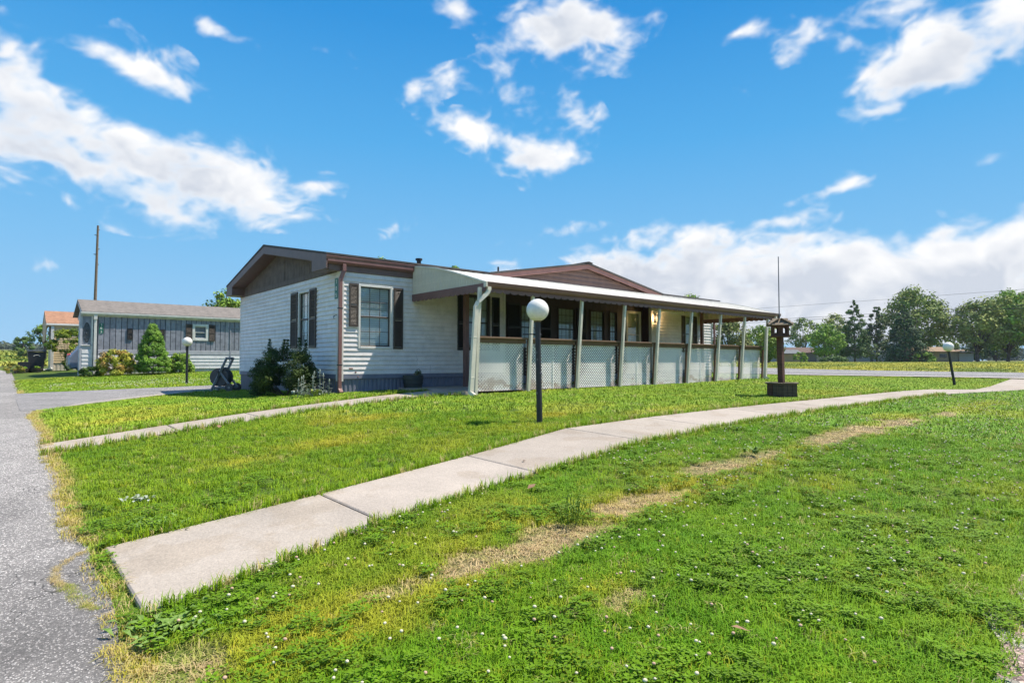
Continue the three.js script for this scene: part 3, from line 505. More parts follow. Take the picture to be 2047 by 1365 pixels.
function shutter(home, axis, at, a, b, y0, y1, m) {        // louvred shutter, two panels
  const B = (p, q, r, s, n0, n1) => axis === 'x' ? bx(p, q, r, s, at + n0, at + n1) : bx(at - n1, at - n0, r, s, p, q), st = Math.min(0.03, (b - a) * 0.14), ym = (y0 + y1) / 2 - 0.02, l = [];
  l.push(B(a, a + st, y0, y1, 0.018, 0.05), B(b - st, b, y0, y1, 0.018, 0.05), B(a + st, b - st, y0, y0 + 0.05, 0.018, 0.049), B(a + st, b - st, y1 - 0.05, y1, 0.018, 0.049), B(a + st, b - st, ym - 0.025, ym + 0.025, 0.018, 0.049), B(a + st, b - st, y0 + 0.05, y1 - 0.05, 0.018, 0.022));
  for (let y = y0 + 0.055; y < y1 - 0.07; y += 0.028) { if (Math.abs(y + 0.012 - ym) < 0.04) continue; const t = axis === 'x' ? slabX([[at + 0.022, y + 0.024], [at + 0.024, y + 0.03], [at + 0.046, y + 0.006], [at + 0.044, y]], a + st, b - st) : slabZ([[at - 0.022, y + 0.024], [at - 0.024, y + 0.03], [at - 0.046, y + 0.006], [at - 0.044, y]].reverse(), a + st, b - st); l.push(t); }
  return part('shutter', join(l), m, home);
}
function numberPlate(home, text, at, m = M.green) {        // at(p, q) -> matrix that puts an x-y plate, facing +z, on its wall
  const W = at.w, H = at.h, place = (g) => g.applyMatrix4(at.m), pl = part('number_plate', place(cbx(-W / 2, W / 2, -H / 2, H / 2, 0, 0.006, 0.002)), m, home);
  const n = text.length, cell = H / n;
  [...text].forEach((c, i) => { const g = new TextGeometry(c, { font, size: cell * 0.62, depth: 0.003, curveSegments: 6, bevelEnabled: false }); g.computeBoundingBox(); const q = g.boundingBox; g.translate(-(q.min.x + q.max.x) / 2, -(q.min.y + q.max.y) / 2 + H / 2 - cell * (i + 0.5), 0.005); part('digit', place(metric(g)), M.white, pl); });
  return pl;
}
const onX = (x, y, z, w, h) => ({ w, h, m: new THREE.Matrix4().makeTranslation(x, y, z) });
const onZ = (x, y, z, w, h) => ({ w, h, m: new THREE.Matrix4().makeTranslation(x, y, z).multiply(new THREE.Matrix4().makeRotationY(-Math.PI / 2)) });
function corrugated(axis, at, a, b, y0, y1, pitch, depth) {  // ribbed sheet
  const g = [], n = Math.round((b - a) / pitch), pos = [];
  const P = (t, y, k) => axis === 'x' ? [t, y, at + k] : [at - k, y, t];
  for (let i = 0; i < n; i++) { const t = (k) => a + (i + k) / n * (b - a), prof = [[0, 0], [0.18, depth], [0.62, depth], [0.8, 0], [1, 0]];
    for (let k = 0; k < 4; k++) { const p = P(t(prof[k][0]), y0, prof[k][1]), q = P(t(prof[k + 1][0]), y0, prof[k + 1][1]), r = P(t(prof[k + 1][0]), y1, prof[k + 1][1]), s = P(t(prof[k][0]), y1, prof[k][1]); pos.push(...p, ...(axis === 'x' ? [...q, ...r] : [...r, ...q]), ...p, ...(axis === 'x' ? [...r, ...s] : [...s, ...r])); } }
  return tris(pos);
}
const RIDGE_Z = -3.9, RIDGE_Y = 4.44, EAVE_Y = 3.70;
const home = thing('mobile_home', 'long white sided mobile home with brown fascia, shutters and house number 105', 'mobile home', [7.4, 0.7, -3.6]);
{
  // body behind the siding, and the recessed entrance wall
  part('wall', join([bx(0.125, 4.62, 0.4, 3.50, -7.10, -0.125), bx(0.02, 0.1245, 0.4, 3.50, -7.10, -2.40), bx(0.02, 0.1245, 0.4, 3.50, -1.64, -0.125), bx(4.62, 11.03, 0.4, 3.50, -7.10, -0.43), bx(11.03, 14.73, 0.4, 3.50, -7.10, -0.125)]), M.sheathing, home);
  const wA = [0.41, 1.25, 1.70, 3.13], wB = [3.38, 4.12, 1.70, 3.12], wC = [12.98, 13.44, 1.75, 3.06], wE = [-2.38, -1.66, 1.74, 3.13];
  planksX(home, 0.07, 4.56, WB, 22, 0, M.siding, [wA, wB]);
  planksX(home, 11.08, 14.70, WB, 22, 0, M.siding, [wC]);
  planksZ(home, -7.06, -0.07, WB, 22, 0, M.siding, [wE]);
  for (const [x0, x1] of [[-0.02, 0.07], [4.56, 4.64], [11.01, 11.08], [14.70, 14.77]]) part('corner_trim', cbx(x0, x1, x0 < 0 ? 0.98 : 1.03, 3.42, -0.09, 0.028), M.trimWhite, home);
  part('corner_trim', cbx(-0.022, 0.0, 0.98, 3.42, -0.16, -0.0905), M.trimWhite, home); part('corner_trim', cbx(-0.022, 0.05, 1.03, 3.42, -7.14, -7.06), M.trimWhite, home);
  // band and skirting
  part('band_board', cbx(0.072, 4.62, 1.03, WB - 0.005, -0.10, 0.02), M.skirt, home); part('band_board', cbx(11.0, 14.73, 1.03, WB - 0.005, -0.10, 0.02), M.skirt, home); part('band_board', cbx(-0.02, 0.06, 1.03, WB - 0.005, -7.12, -0.165), M.skirt, home);
  part('skirting', join([corrugated('x', -0.03, 0.0, 14.75, 0.45, 1.03, 0.102, 0.018), bx(0.02, 14.73, 0.45, 1.03, -0.09, -0.032)]), M.skirt, home); part('skirting', join([corrugated('z', 0.03, -7.12, -0.03, 0.30, 1.03, 0.102, 0.018), bx(0.032, 0.09, 0.30, 1.03, -7.1, -0.095)]), M.skirt, home);
  // front windows and shutters
  windowIn(home, 'x', 0, ...wA, { rows: [2, 2], cols: 3, slat: 0.05, meet: 0.5, closed: 0.98 });
  shutter(home, 'x', 0, 0.19, 0.40, 2.18, 3.13, M.shutter); shutter(home, 'x', 0, 1.28, 1.52, 1.70, 3.11, M.shutter);
  windowIn(home, 'x', 0, ...wB, { frame: M.winDark, rows: [2, 2], cols: 3, slat: 0.05 });
  shutter(home, 'x', 0, 3.08, 3.33, 1.70, 3.10, M.shutterBlack); shutter(home, 'x', 0, 4.17, 4.42, 1.70, 3.10, M.shutterBlack);
  windowIn(home, 'x', 0, ...wC, { frame: M.cream, cols: 1, rows: [1, 1], fw: 0.04 });
  shutter(home, 'x', 0, 12.76, 12.97, 1.75, 3.05, M.shutter); shutter(home, 'x', 0, 13.47, 13.70, 1.75, 3.05, M.shutter);
  // street end window and shutters
  windowIn(home, 'z', 0, ...wE, { cols: 3, rows: [2, 2], slat: 0.05 });
  shutter(home, 'z', 0, -2.84, -2.42, 1.74, 3.13, M.shutter); shutter(home, 'z', 0, -1.63, -1.26, 1.74, 3.13, M.shutter);
  numberPlate(home, '105', onZ(-0.024, 3.01, -0.16, 0.165, 0.45));
  // entrance wall set back, of dark boards, with three windows, a sidelight and a storm door
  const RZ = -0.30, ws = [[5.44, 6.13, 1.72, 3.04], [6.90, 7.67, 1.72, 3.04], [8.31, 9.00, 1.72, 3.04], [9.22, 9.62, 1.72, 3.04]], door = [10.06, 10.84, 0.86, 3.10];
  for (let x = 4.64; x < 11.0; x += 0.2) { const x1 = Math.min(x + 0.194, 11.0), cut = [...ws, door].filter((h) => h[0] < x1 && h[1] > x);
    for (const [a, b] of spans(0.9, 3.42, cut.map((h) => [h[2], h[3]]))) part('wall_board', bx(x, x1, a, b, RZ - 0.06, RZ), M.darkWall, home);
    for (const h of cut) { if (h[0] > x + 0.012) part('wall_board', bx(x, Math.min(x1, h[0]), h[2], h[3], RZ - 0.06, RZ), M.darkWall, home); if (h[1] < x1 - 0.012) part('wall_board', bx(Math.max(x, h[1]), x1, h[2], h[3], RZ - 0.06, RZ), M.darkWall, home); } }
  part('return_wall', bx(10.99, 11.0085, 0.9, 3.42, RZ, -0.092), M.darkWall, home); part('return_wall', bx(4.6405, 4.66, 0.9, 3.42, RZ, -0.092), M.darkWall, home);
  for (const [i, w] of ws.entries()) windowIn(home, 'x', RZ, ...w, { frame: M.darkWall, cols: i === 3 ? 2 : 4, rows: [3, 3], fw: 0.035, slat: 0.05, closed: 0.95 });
  shutter(home, 'x', RZ, 4.96, 5.42, 1.72, 3.04, M.shutterBlack); shutter(home, 'x', RZ, 6.16, 6.60, 1.72, 3.04, M.shutterBlack); shutter(home, 'x', RZ, 7.72, 8.10, 1.72, 3.04, M.shutterBlack);
  {
    const [a, b, y0, y1] = door, d = part('storm_door', join([cbx(a, a + 0.09, y0, y1, RZ - 0.03, RZ + 0.03), cbx(b - 0.09, b, y0, y1, RZ - 0.03, RZ + 0.03), cbx(a + 0.09, b - 0.09, y1 - 0.09, y1, RZ - 0.03, RZ + 0.03), cbx(a + 0.09, b - 0.09, y0, y0 + 0.5, RZ - 0.03, RZ + 0.03), cbx(a + 0.09, b - 0.09, 2.30, 2.33, RZ - 0.02, RZ + 0.02)]), M.cream, home);
    part('glass', bx(a + 0.09, b - 0.09, y0 + 0.5, y1 - 0.09, RZ - 0.004, RZ - 0.001), M.pane, d);
    part('inner_door', bx(a + 0.02, b - 0.02, y0, y1 - 0.02, RZ - 0.10, RZ - 0.06), mat('tan inner door', 0.55, 0.47, 0.33), d);
    part('curtain', join([0, 1, 2, 3, 4, 5].map((i) => rod(V(a + 0.14 + i * 0.032, 1.45, RZ - 0.045), V(a + 0.17 + i * 0.026, 2.30, RZ - 0.045), 0.018, 0.014, 8))), M.white, d);
    part('handle', join([rod(V(b - 0.06, 1.72, RZ + 0.03), V(b - 0.06, 1.72, RZ + 0.075), 0.012), rod(V(b - 0.06, 1.66, RZ + 0.075), V(b - 0.06, 1.78, RZ + 0.075), 0.01)]), M.metalBlack, d);
  }
  // rolled blind over the tan wall
  part('rolled_blind', join([cbx(10.92, 12.74, 3.10, 3.20, 0.03, 0.13, 0.02), cbx(10.86, 10.93, 3.08, 3.22, 0.02, 0.14, 0.01), cbx(12.735, 12.78, 3.08, 3.22, 0.02, 0.14, 0.01)]), M.trimWhite, home);
  // frieze and gutter on the street-side stretch of the front eave
  part('frieze_board', cbx(-0.30, 4.70, 3.372, 3.52, -0.08, 0.034), M.fascia, home); part('frieze_board', cbx(11.0, 15.1, 3.372, 3.52, -0.08, 0.034), M.fascia, home);
  part('fascia_board', cbx(-0.36, 15.1, 3.525, 3.70, -0.02, 0.032), M.fascia, home);
  part('gutter', slabX([[0.036, 3.51], [0.090, 3.51], [0.125, 3.555], [0.125, 3.60], [0.140, 3.655], [0.140, 3.675], [0.128, 3.675], [0.126, 3.645], [0.110, 3.60], [0.108, 3.565], [0.085, 3.525], [0.050, 3.525], [0.050, 3.675], [0.036, 3.675]], -0.385, 1.76), M.gutterBrown, home);
  part('gutter_end', bx(-0.389, -0.3855, 3.505, 3.678, 0.033, 0.142), M.fascia, home);
  const dsp = part('downspout', join([cbx(-0.005, 0.075, 3.36, 3.52, 0.055, 0.12), beam(V(0.035, 3.38, 0.088), V(-0.032, 3.18, 0.062), 0.076, 0.06), cbx(-0.072, 0.004, 0.80, 3.20, 0.032, 0.092), beam(V(-0.034, 0.82, 0.062), V(-0.034, 0.745, 0.16), 0.08, 0.06)]), M.gutterBrown, home);
  part('strap', join([0, 1].map((i) => cbx(-0.085, 0.017, 2.55 - i * 1.22, 2.575 - i * 1.22, 0.028, 0.095, 0.002))), M.metalBlack, dsp);
  part('downspout', join([cbx(14.80, 14.87, 0.9, 3.45, 0.03, 0.09), cbx(14.80, 14.87, 3.44, 3.55, 0.06, 0.12)]), M.gutterBrown, home);
  // roof: two slopes, ridge along x
  const rf = part('roof', join([slabX([[0.135, EAVE_Y - 0.01], [0.135, EAVE_Y + 0.03], [RIDGE_Z, RIDGE_Y + 0.055], [RIDGE_Z, RIDGE_Y]], -0.395, 15.15), slabX([[RIDGE_Z, RIDGE_Y], [RIDGE_Z, RIDGE_Y + 0.055], [-7.30, EAVE_Y + 0.03], [-7.30, EAVE_Y - 0.01]], -0.395, 15.15)]), M.shingle, home);
  part('vent_pipe', join([rod(V(3.19, 4.0, -2), V(3.19, 4.22, -2), 0.06, 0.06, 14), rod(V(3.19, 4.22, -2), V(3.19, 4.27, -2), 0.095, 0.095, 14)]), M.metalBlack, rf);
  for (let i = 0; i < 2; i++) part('vent_pipe', rod(V(7 + i * 0.8, 4.1, -3.2), V(7 + i * 0.8, 4.58, -3.2), 0.03, 0.03, 8), M.metalBlack, rf);
  // gable at the street end: rakes, soffit, eave boxes, grooved boards, band
  const rake = (z0, y0, z1, y1, x0, x1, h) => slabX([[z0, y0], [z1, y1], [z1, y1 - h], [z0, y0 - h]], x0, x1);
  part('rake_board', slabX([[0.125, EAVE_Y - 0.012], [RIDGE_Z, RIDGE_Y - 0.004], [RIDGE_Z, RIDGE_Y - 0.19], [-0.66, 3.655], [-0.66, 3.395], [0.125, 3.395]], -0.385, -0.355), M.fascia, home);
  part('rake_board', slabX([[RIDGE_Z, RIDGE_Y - 0.004], [-7.29, EAVE_Y - 0.012], [-7.29, 3.395], [-6.72, 3.395], [-6.72, 3.64], [RIDGE_Z, RIDGE_Y - 0.19]], -0.385, -0.355), M.fascia, home);
  part('soffit', rake(-0.66, 3.655, RIDGE_Z, RIDGE_Y - 0.175, -0.354, 0.02, 0.02), M.fascia, home); part('soffit', rake(-6.72, 3.645, RIDGE_Z, RIDGE_Y - 0.175, -0.354, 0.02, 0.02), M.fascia, home);
  part('eave_box', join([bx(-0.354, -0.005, 3.395, 3.415, -0.66, 0.03), bx(-0.354, -0.005, 3.416, 3.66, -0.66, -0.64)]), M.fascia, home); part('eave_box', join([bx(-0.354, -0.005, 3.395, 3.415, -7.27, -6.72), bx(-0.354, -0.005, 3.416, 3.65, -6.74, -6.72)]), M.fascia, home);
  part('gable_band', cbx(-0.03, 0.02, 3.374, 3.50, -7.14, 0.02), M.gable, home);
  const topY = (z) => z > RIDGE_Z ? mix(3.655, RIDGE_Y - 0.18, (z + 0.66) / (RIDGE_Z + 0.66)) : mix(3.64, RIDGE_Y - 0.18, (z + 6.72) / (RIDGE_Z + 6.72));
  for (let z = -7.0; z < -0.1; z += 0.104) { const za = z, zb = z + 0.094, y = (q) => Math.max(3.51, topY(clamp(q, -6.72, -0.66))); part('gable_board', slabX([[za, 3.5005], [zb, 3.5005], [zb, y(zb)], [za, y(za)]], -0.022, 0.012), M.gable, home); }
  part('gable_backing', slabX([[-7.05, 3.50], [-0.05, 3.50], [-0.66, 3.63], [RIDGE_Z, RIDGE_Y - 0.2], [-6.72, 3.62]], 0.013, 0.03), M.gable, home);
  part('batten', cbx(-0.034, -0.023, 3.501, topY(-3.35) - 0.01, -3.38, -3.33, 0.003), M.gable, home);
  // cross gable above the porch
  const gz = 0.36, L0 = 3.86, L1 = 11.14, PX = 7.52, PY = 4.27, BY = 3.64, sl = (x) => x < PX ? mix(BY, PY, (x - L0) / (PX - L0)) : mix(PY, BY, (x - PX) / (L1 - PX));
  const gablePlank = mat('brown gable plank', 0.25, 0.155, 0.13), rakeM = mat('rose brown rake', 0.42, 0.21, 0.18);
  for (let i = 0; i < 6; i++) { const y0 = 3.52 + i * 0.118, y1 = y0 + 0.118, e = (y) => [mix(L0, PX, clamp((y + 0.11 - BY) / (PY - BY))) + 0.05, mix(L1, PX, clamp((y + 0.11 - BY) / (PY - BY))) - 0.05], [a0, b0] = e(y0), [a1, b1] = e(y1); if (b0 - a0 < 0.2) break;
    part('gable_plank', slabZ([[a0, y0], [b0, y0], [Math.max(b1, a1 + 0.02), y1], [a1, y1]], 0.20, 0.222), gablePlank, home);
    part('gable_plank_edge', slabX([[0.222, y0 - 0.004], [0.236, y0 - 0.004], [0.236, y0 + 0.006], [0.222, y0 + 0.05]], a0, b0), gablePlank, home); }
  part('rake_board', slabZ([[L0, BY], [PX, PY], [PX, PY - 0.125], [L0, BY - 0.125]].reverse(), gz - 0.03, gz), rakeM, home); part('rake_board', slabZ([[PX, PY], [L1, BY], [L1, BY - 0.125], [PX, PY - 0.125]].reverse(), gz - 0.03, gz), rakeM, home);
  part('gable_roof', join([slabZ([[L0 - 0.04, BY - 0.005], [PX, PY + 0.002], [PX, PY + 0.055], [L0 - 0.04, BY + 0.045]].reverse(), -3.4, gz + 0.03), slabZ([[PX, PY + 0.002], [L1 + 0.04, BY - 0.005], [L1 + 0.04, BY + 0.045], [PX, PY + 0.055]].reverse(), -3.4, gz + 0.03), slabZ([[PX - 0.16, PY + 0.035], [PX, PY + 0.065], [PX + 0.16, PY + 0.035], [PX + 0.16, PY + 0.055], [PX, PY + 0.085], [PX - 0.16, PY + 0.055]].reverse(), -3.4, gz + 0.05)]), M.shingle, home);
  part('gable_backing', slabZ([[L0 + 0.1, 3.45], [L1 - 0.1, 3.45], [PX, PY - 0.03]], 0.15, 0.19), gablePlank, home);
  // patches of red brown tape on the sunny siding
  const tape = mat('red brown tape', 0.34, 0.17, 0.13); for (const [x, y, w, h] of [[0.20, 1.245, 0.09, 0.03], [0.34, 1.165, 0.035, 0.03], [0.40, 1.07, 0.03, 0.02]]) part('tape_patch', bx(x, x + w, y, y + h, y < 1.13 ? 0.021 : 0.0195, 0.027), tape, home);
  part('hose_bracket', join([rod(V(-0.02, 2.43, -0.14), V(-0.09, 2.40, -0.14), 0.008), rod(V(-0.09, 2.40, -0.14), V(-0.10, 2.34, -0.10), 0.008)]), M.metalBlack, home);
}
// porch lantern, lit
{
  const g = thing('wall_lantern', 'lit black carriage lantern with amber glass on the porch wall', 'lantern', [11.22, 2.86, 0.10]);
  part('back_plate', cbx(11.16, 11.28, 2.74, 3.00, 0.02, 0.035), M.metalBlack, g);
  part('arm', tube([V(11.22, 2.78, 0.035), V(11.22, 2.72, 0.10), V(11.22, 2.76, 0.15), V(11.22, 2.80, 0.15)], 0.009, 16, 6), M.metalBlack, g);
  const c = part('cage', join([rod(V(11.22, 2.80, 0.15), V(11.22, 2.815, 0.15), 0.05, 0.05, 6), rod(V(11.22, 2.96, 0.15), V(11.22, 3.02, 0.15), 0.10, 0.02, 6), ...[0, 1, 2, 3, 4, 5].map((i) => { const a = i * Math.PI / 3; return rod(V(11.22 + Math.cos(a) * 0.05, 2.81, 0.15 + Math.sin(a) * 0.05), V(11.22 + Math.cos(a) * 0.085, 2.965, 0.15 + Math.sin(a) * 0.085), 0.005, 0.005, 5); })]), M.metalBlack, g);
  const lampMat = new THREE.MeshStandardMaterial({ color: lin(0.8, 0.5, 0.1), emissive: lin(1, 0.62, 0.12), emissiveIntensity: 0.9, roughness: 0.5 }); lampMat.name = 'lamp glow';
  part('bulb', new THREE.SphereGeometry(0.045, 14, 10).translate(11.22, 2.885, 0.15).toNonIndexed(), lampMat, g);
  const l = new THREE.PointLight(new THREE.Color(1, 0.66, 0.30), 0.8, 0, 2); l.position.set(0, 0.025, 0.05); l.castShadow = true; g.add(l);
}
// ---------------------------------------------------------------- awning over the porch
const AX0 = 1.80, AX1 = 14.14, curve = [[0.03, 3.65], [0.5, 3.585], [1.0, 3.50], [1.4, 3.405], [1.8, 3.30], [2.2, 3.185], [2.55, 3.085], [2.84, 3.0]];
const awn = thing('porch_awning', 'long curved white metal awning with brown scalloped valance over the porch', 'awning', [7.9, 2.8, 1.4]);
{
  const topAt = (z) => { for (let i = 0; i < curve.length - 1; i++) if (z <= curve[i + 1][0]) return mix(curve[i][1], curve[i + 1][1], (z - curve[i][0]) / (curve[i + 1][0] - curve[i][0])); return 3.0; };
  const n = 40, pw = (AX1 - AX0) / n, pan = [...curve.map(([z, y]) => [z, y]), ...[...curve].reverse().map(([z, y]) => [z, y - 0.03])];
  const g0 = join([slabX(pan, 0, pw - 0.004), slabX([...curve.map(([z, y]) => [z, y + 0.007]), ...[...curve].reverse().map(([z, y]) => [z, y + 0.001])], 0, 0.022), slabX([...curve.map(([z, y]) => [z, y + 0.003]), ...[...curve].reverse().map(([z, y]) => [z, y + 0.0005])], pw * 0.5, pw * 0.5 + 0.05)]);
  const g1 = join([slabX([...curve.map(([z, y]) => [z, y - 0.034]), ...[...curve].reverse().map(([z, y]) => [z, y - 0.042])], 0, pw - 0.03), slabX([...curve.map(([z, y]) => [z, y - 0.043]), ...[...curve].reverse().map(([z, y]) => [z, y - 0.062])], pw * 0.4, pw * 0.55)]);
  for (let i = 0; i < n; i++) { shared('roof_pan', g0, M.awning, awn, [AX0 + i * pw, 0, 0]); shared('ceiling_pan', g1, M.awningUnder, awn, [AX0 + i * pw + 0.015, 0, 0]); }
  // ribbed end panels under the curve
  for (const [x, dir] of [[AX0, -1], [AX1, 1]]) {
    const pos = [], bot = 2.965, m = 46;
    for (let i = 0; i < m; i++) { const z = (k) => 0.03 + (i + k) / m * 2.80, pr = [[0, 0], [0.2, 0.024], [0.55, 0.024], [0.75, 0], [1, 0]]; for (let k = 0; k < 4; k++) { const a = z(pr[k][0]), b = z(pr[k + 1][0]), xa = x + dir * pr[k][1], xb = x + dir * pr[k + 1][1], ya = Math.max(bot + 0.002, topAt(a) - 0.004), yb = Math.max(bot + 0.002, topAt(b) - 0.004); pos.push(xa, bot, a, xb, bot, b, xb, yb, b, xa, bot, a, xb, yb, b, xa, ya, a); } }
    part('end_panel', tris(pos), M.cream, awn);
    part('end_trim', slabX([...curve.map(([z, y]) => [z, y + 0.022]), ...[...curve].reverse().map(([z, y]) => [z, y - 0.012])], x + dir * 0.02 - 0.014, x + dir * 0.02 + 0.014), M.awning, awn);
    const sc = []; sc.push([2.86, 2.985], [0.03, 2.985], [0.03, 2.84]); const k0 = 16; for (let i = 0; i < k0; i++) { const a = 0.03 + i / k0 * 2.83, w = 2.83 / k0; sc.push([a + w * 0.04, 2.835], [a + w * 0.2, 2.815], [a + w * 0.5, 2.808], [a + w * 0.8, 2.815], [a + w * 0.96, 2.835], [a + w, 2.855]); }
    part('end_valance', slabX(sc.reverse(), x + dir * 0.031 - 0.006, x + dir * 0.031 + 0.006), M.valance, awn);
  }
  // front header, scalloped valance, gutter
  const sc = [[AX1, 2.955], [AX0, 2.955], [AX0, 2.855]], ns = 58, w = (AX1 - AX0) / ns;
  for (let i = 0; i < ns; i++) { const a = AX0 + i * w; sc.push([a + w * 0.05, 2.825], [a + w * 0.2, 2.805], [a + w * 0.5, 2.798], [a + w * 0.8, 2.805], [a + w * 0.95, 2.825], [a + w, 2.852]); }
  part('front_valance', slabZ(sc, 2.815, 2.825), M.valance, awn);
  part('header', cbx(AX0 + 0.02, AX1 - 0.02, 2.90, 2.97, 2.74, 2.81), M.cream, awn);
  part('gutter', slabX([[2.832, 2.90], [2.875, 2.90], [2.893, 2.93], [2.91, 2.985], [2.91, 3.0], [2.898, 3.0], [2.88, 2.935], [2.868, 2.912], [2.845, 2.912], [2.845, 3.0], [2.832, 3.0]], AX0 - 0.03, AX1 + 0.06), M.gutterBrown, awn);
  part('gutter_lip', cbx(AX0 - 0.03, AX1 + 0.06, 2.9995, 3.009, 2.893, 2.914, 0.003), mat('pink gutter lip', 0.42, 0.27, 0.24), awn);
  part('gutter_end', bx(AX0 - 0.07, AX0 - 0.031, 2.90, 3.01, 2.83, 2.915), M.cream, awn);
  const ds = (x, s, base) => {
    const p = [V(x, 2.91, 2.872), V(x, 2.84, 2.872), V(x - 0.04, 2.77, 2.865), V(x - 0.22 * s, 2.60, 2.82), V(x - 0.26 * s, 2.50, 2.80)];
    const d = part('downspout', join([beam(p[0], p[1], 0.085, 0.06), beam(p[1], p[2], 0.083, 0.06), beam(p[2], p[3], 0.083, 0.06), beam(p[3], p[4], 0.083, 0.06), beam(V(x - 0.26 * s, 2.52, 2.80), V(x - 0.26 * s - 0.13, base + 0.05, 2.80), 0.088, 0.066), beam(V(x - 0.26 * s - 0.13, base + 0.07, 2.80), V(x - 0.26 * s - 0.11, base + 0.01, 2.90), 0.09, 0.066)]), M.cream, awn);
    part('joint_ring', join([0.35, 0.8].map((t) => { const c = V(x - 0.26 * s - 0.13 * t, mix(2.5, base, t), 2.80); return cbx(c.x - 0.048, c.x + 0.048, c.y, c.y + 0.02, 2.763, 2.837, 0.003); })), M.cream, d);
  };
  ds(1.83, 1, T(1.45, 2.85)); ds(13.9, 1.9, T(13.3, 2.85));
}
// ---------------------------------------------------------------- porch railing: posts, rail and lattice
const porch = thing('porch_railing', 'white diagonal lattice porch screen with timber rail and cream posts', 'railing', [7.5, 0.8, 2.66]);
{
  const P = [[1.68, 1.62], [3.12, 3.03], [4.66, 4.54], [6.22, 6.08], [7.65, 7.50], [9.16, 8.98], [10.68, 10.46], [12.08, 11.88], [13.55, 13.36]], xa = (i, y) => mix(P[i][1], P[i][0], (y - 0.8) / 2.1);
  P.forEach(([t, b], i) => { part('post', beam(V(b, 0.72, 2.715), V(t, 2.895, 2.775), 0.062, 0.062), M.cream, porch); part('post_stud', beam(V(b + 0.055, 0.74, 2.61), V(xa(i, 1.83) + 0.06, 1.80, 2.61), 0.038, 0.05), M.rail, porch); });
  part('post', cbx(2.90, 3.01, 0.80, 3.40, 0.50, 0.61), M.valance, porch, 'dark brown square post by the wall'); part('post', cbx(13.80, 13.90, 0.80, 3.45, 0.10, 0.20), M.valance, porch, 'dark brown square post by the wall');
  // splash of dried mud over the foot of the lattice
  const mud = tex(1024, (u, v) => { const y = v * 2, x = u * 7, n = fbm(x * 4, y * 6, 5, 0, 17), d = fbm(x * 30, y * 30, 3, 0, 19), w = fbm(x * 1.4, 3, 3, 0, 23), k = sstep(0.50, 0.62, n * 0.75 + d * 0.25 + (0.86 + (w - 0.45) * 0.45 - y) * 1.1) * (y > 0.6 && y < 1.4 ? 1 : 0) * 0.62; return [enc(mix(0.93, 0.40, k)), enc(mix(0.93, 0.27, k)), enc(mix(0.93, 0.17, k))]; }); mud.repeat.set(1 / 7, 1 / 2);
  const latticeM = mat('white lattice muddy at the foot', 0.92, 0.885, 0.84, { map: mud, rough: 0.65 });
  const stained = mat('stained base board', 0.42, 0.30, 0.22, { map: weathered, rough: 0.9 });
  for (let i = 0; i < 8; i++) {
    const x0 = xa(i, 1.86) + 0.033, x1 = xa(i + 1, 1.86) - 0.033;
    part('rail', join([cbx(x0, x1, 1.885, 1.922, 2.56, 2.70, 0.005), cbx(x0, x1, 1.80, 1.884, 2.585, 2.63, 0.005)]), M.rail, porch);
    const a = xa(i, 1.3) + 0.034, b = xa(i + 1, 1.3) - 0.034, y0 = 0.80, y1 = 1.797, sl = [], p = 0.072, hw = 0.0118 * 1.414;
    // slats clipped to the panel, two layers
    for (const [s, z] of [[1, 2.575], [-1, 2.5685]]) for (let c = a - (y1 - y0); c < b; c += p) {
      // centre line: x = c + (y - y0) for s = 1 ; mirrored for s = -1
      let t0 = Math.max(0, a - c), t1 = Math.min(y1 - y0, b - c); if (t1 - t0 < 0.02) continue;
      const X = (t, o) => { const x = clamp(c + t + o, a, b); return s > 0 ? x : a + b - x; };
      const q = [[X(t0, -hw), y0 + t0], [X(t0, hw), y0 + t0], [X(t1, hw), y0 + t1], [X(t1, -hw), y0 + t1]];
      const f = (zz) => q.map(([x, y]) => [x, y, zz]), F = f(z + 0.0055), B = f(z), pos = [], quad = (A, Bq, C, D) => pos.push(...A, ...Bq, ...C, ...A, ...C, ...D);
      quad(...F); quad(B[3], B[2], B[1], B[0]); quad(F[0], F[3], B[3], B[0]); quad(F[1], B[1], B[2], F[2]); sl.push(tris(pos));
    }
    part('lattice_panel', join(sl), latticeM, porch);
    part('base_rail', cbx(xa(i, 0.8) + 0.04, xa(i + 1, 0.8) - 0.04, 0.755, 0.81, 2.555, 2.60, 0.004), stained, porch);
    if (i % 2) part('panel_joint', cbx(mix(a, b, 0.55), mix(a, b, 0.55) + 0.035, 0.80, 1.797, 2.5815, 2.588, 0.002), M.lattice, porch);
  }
}

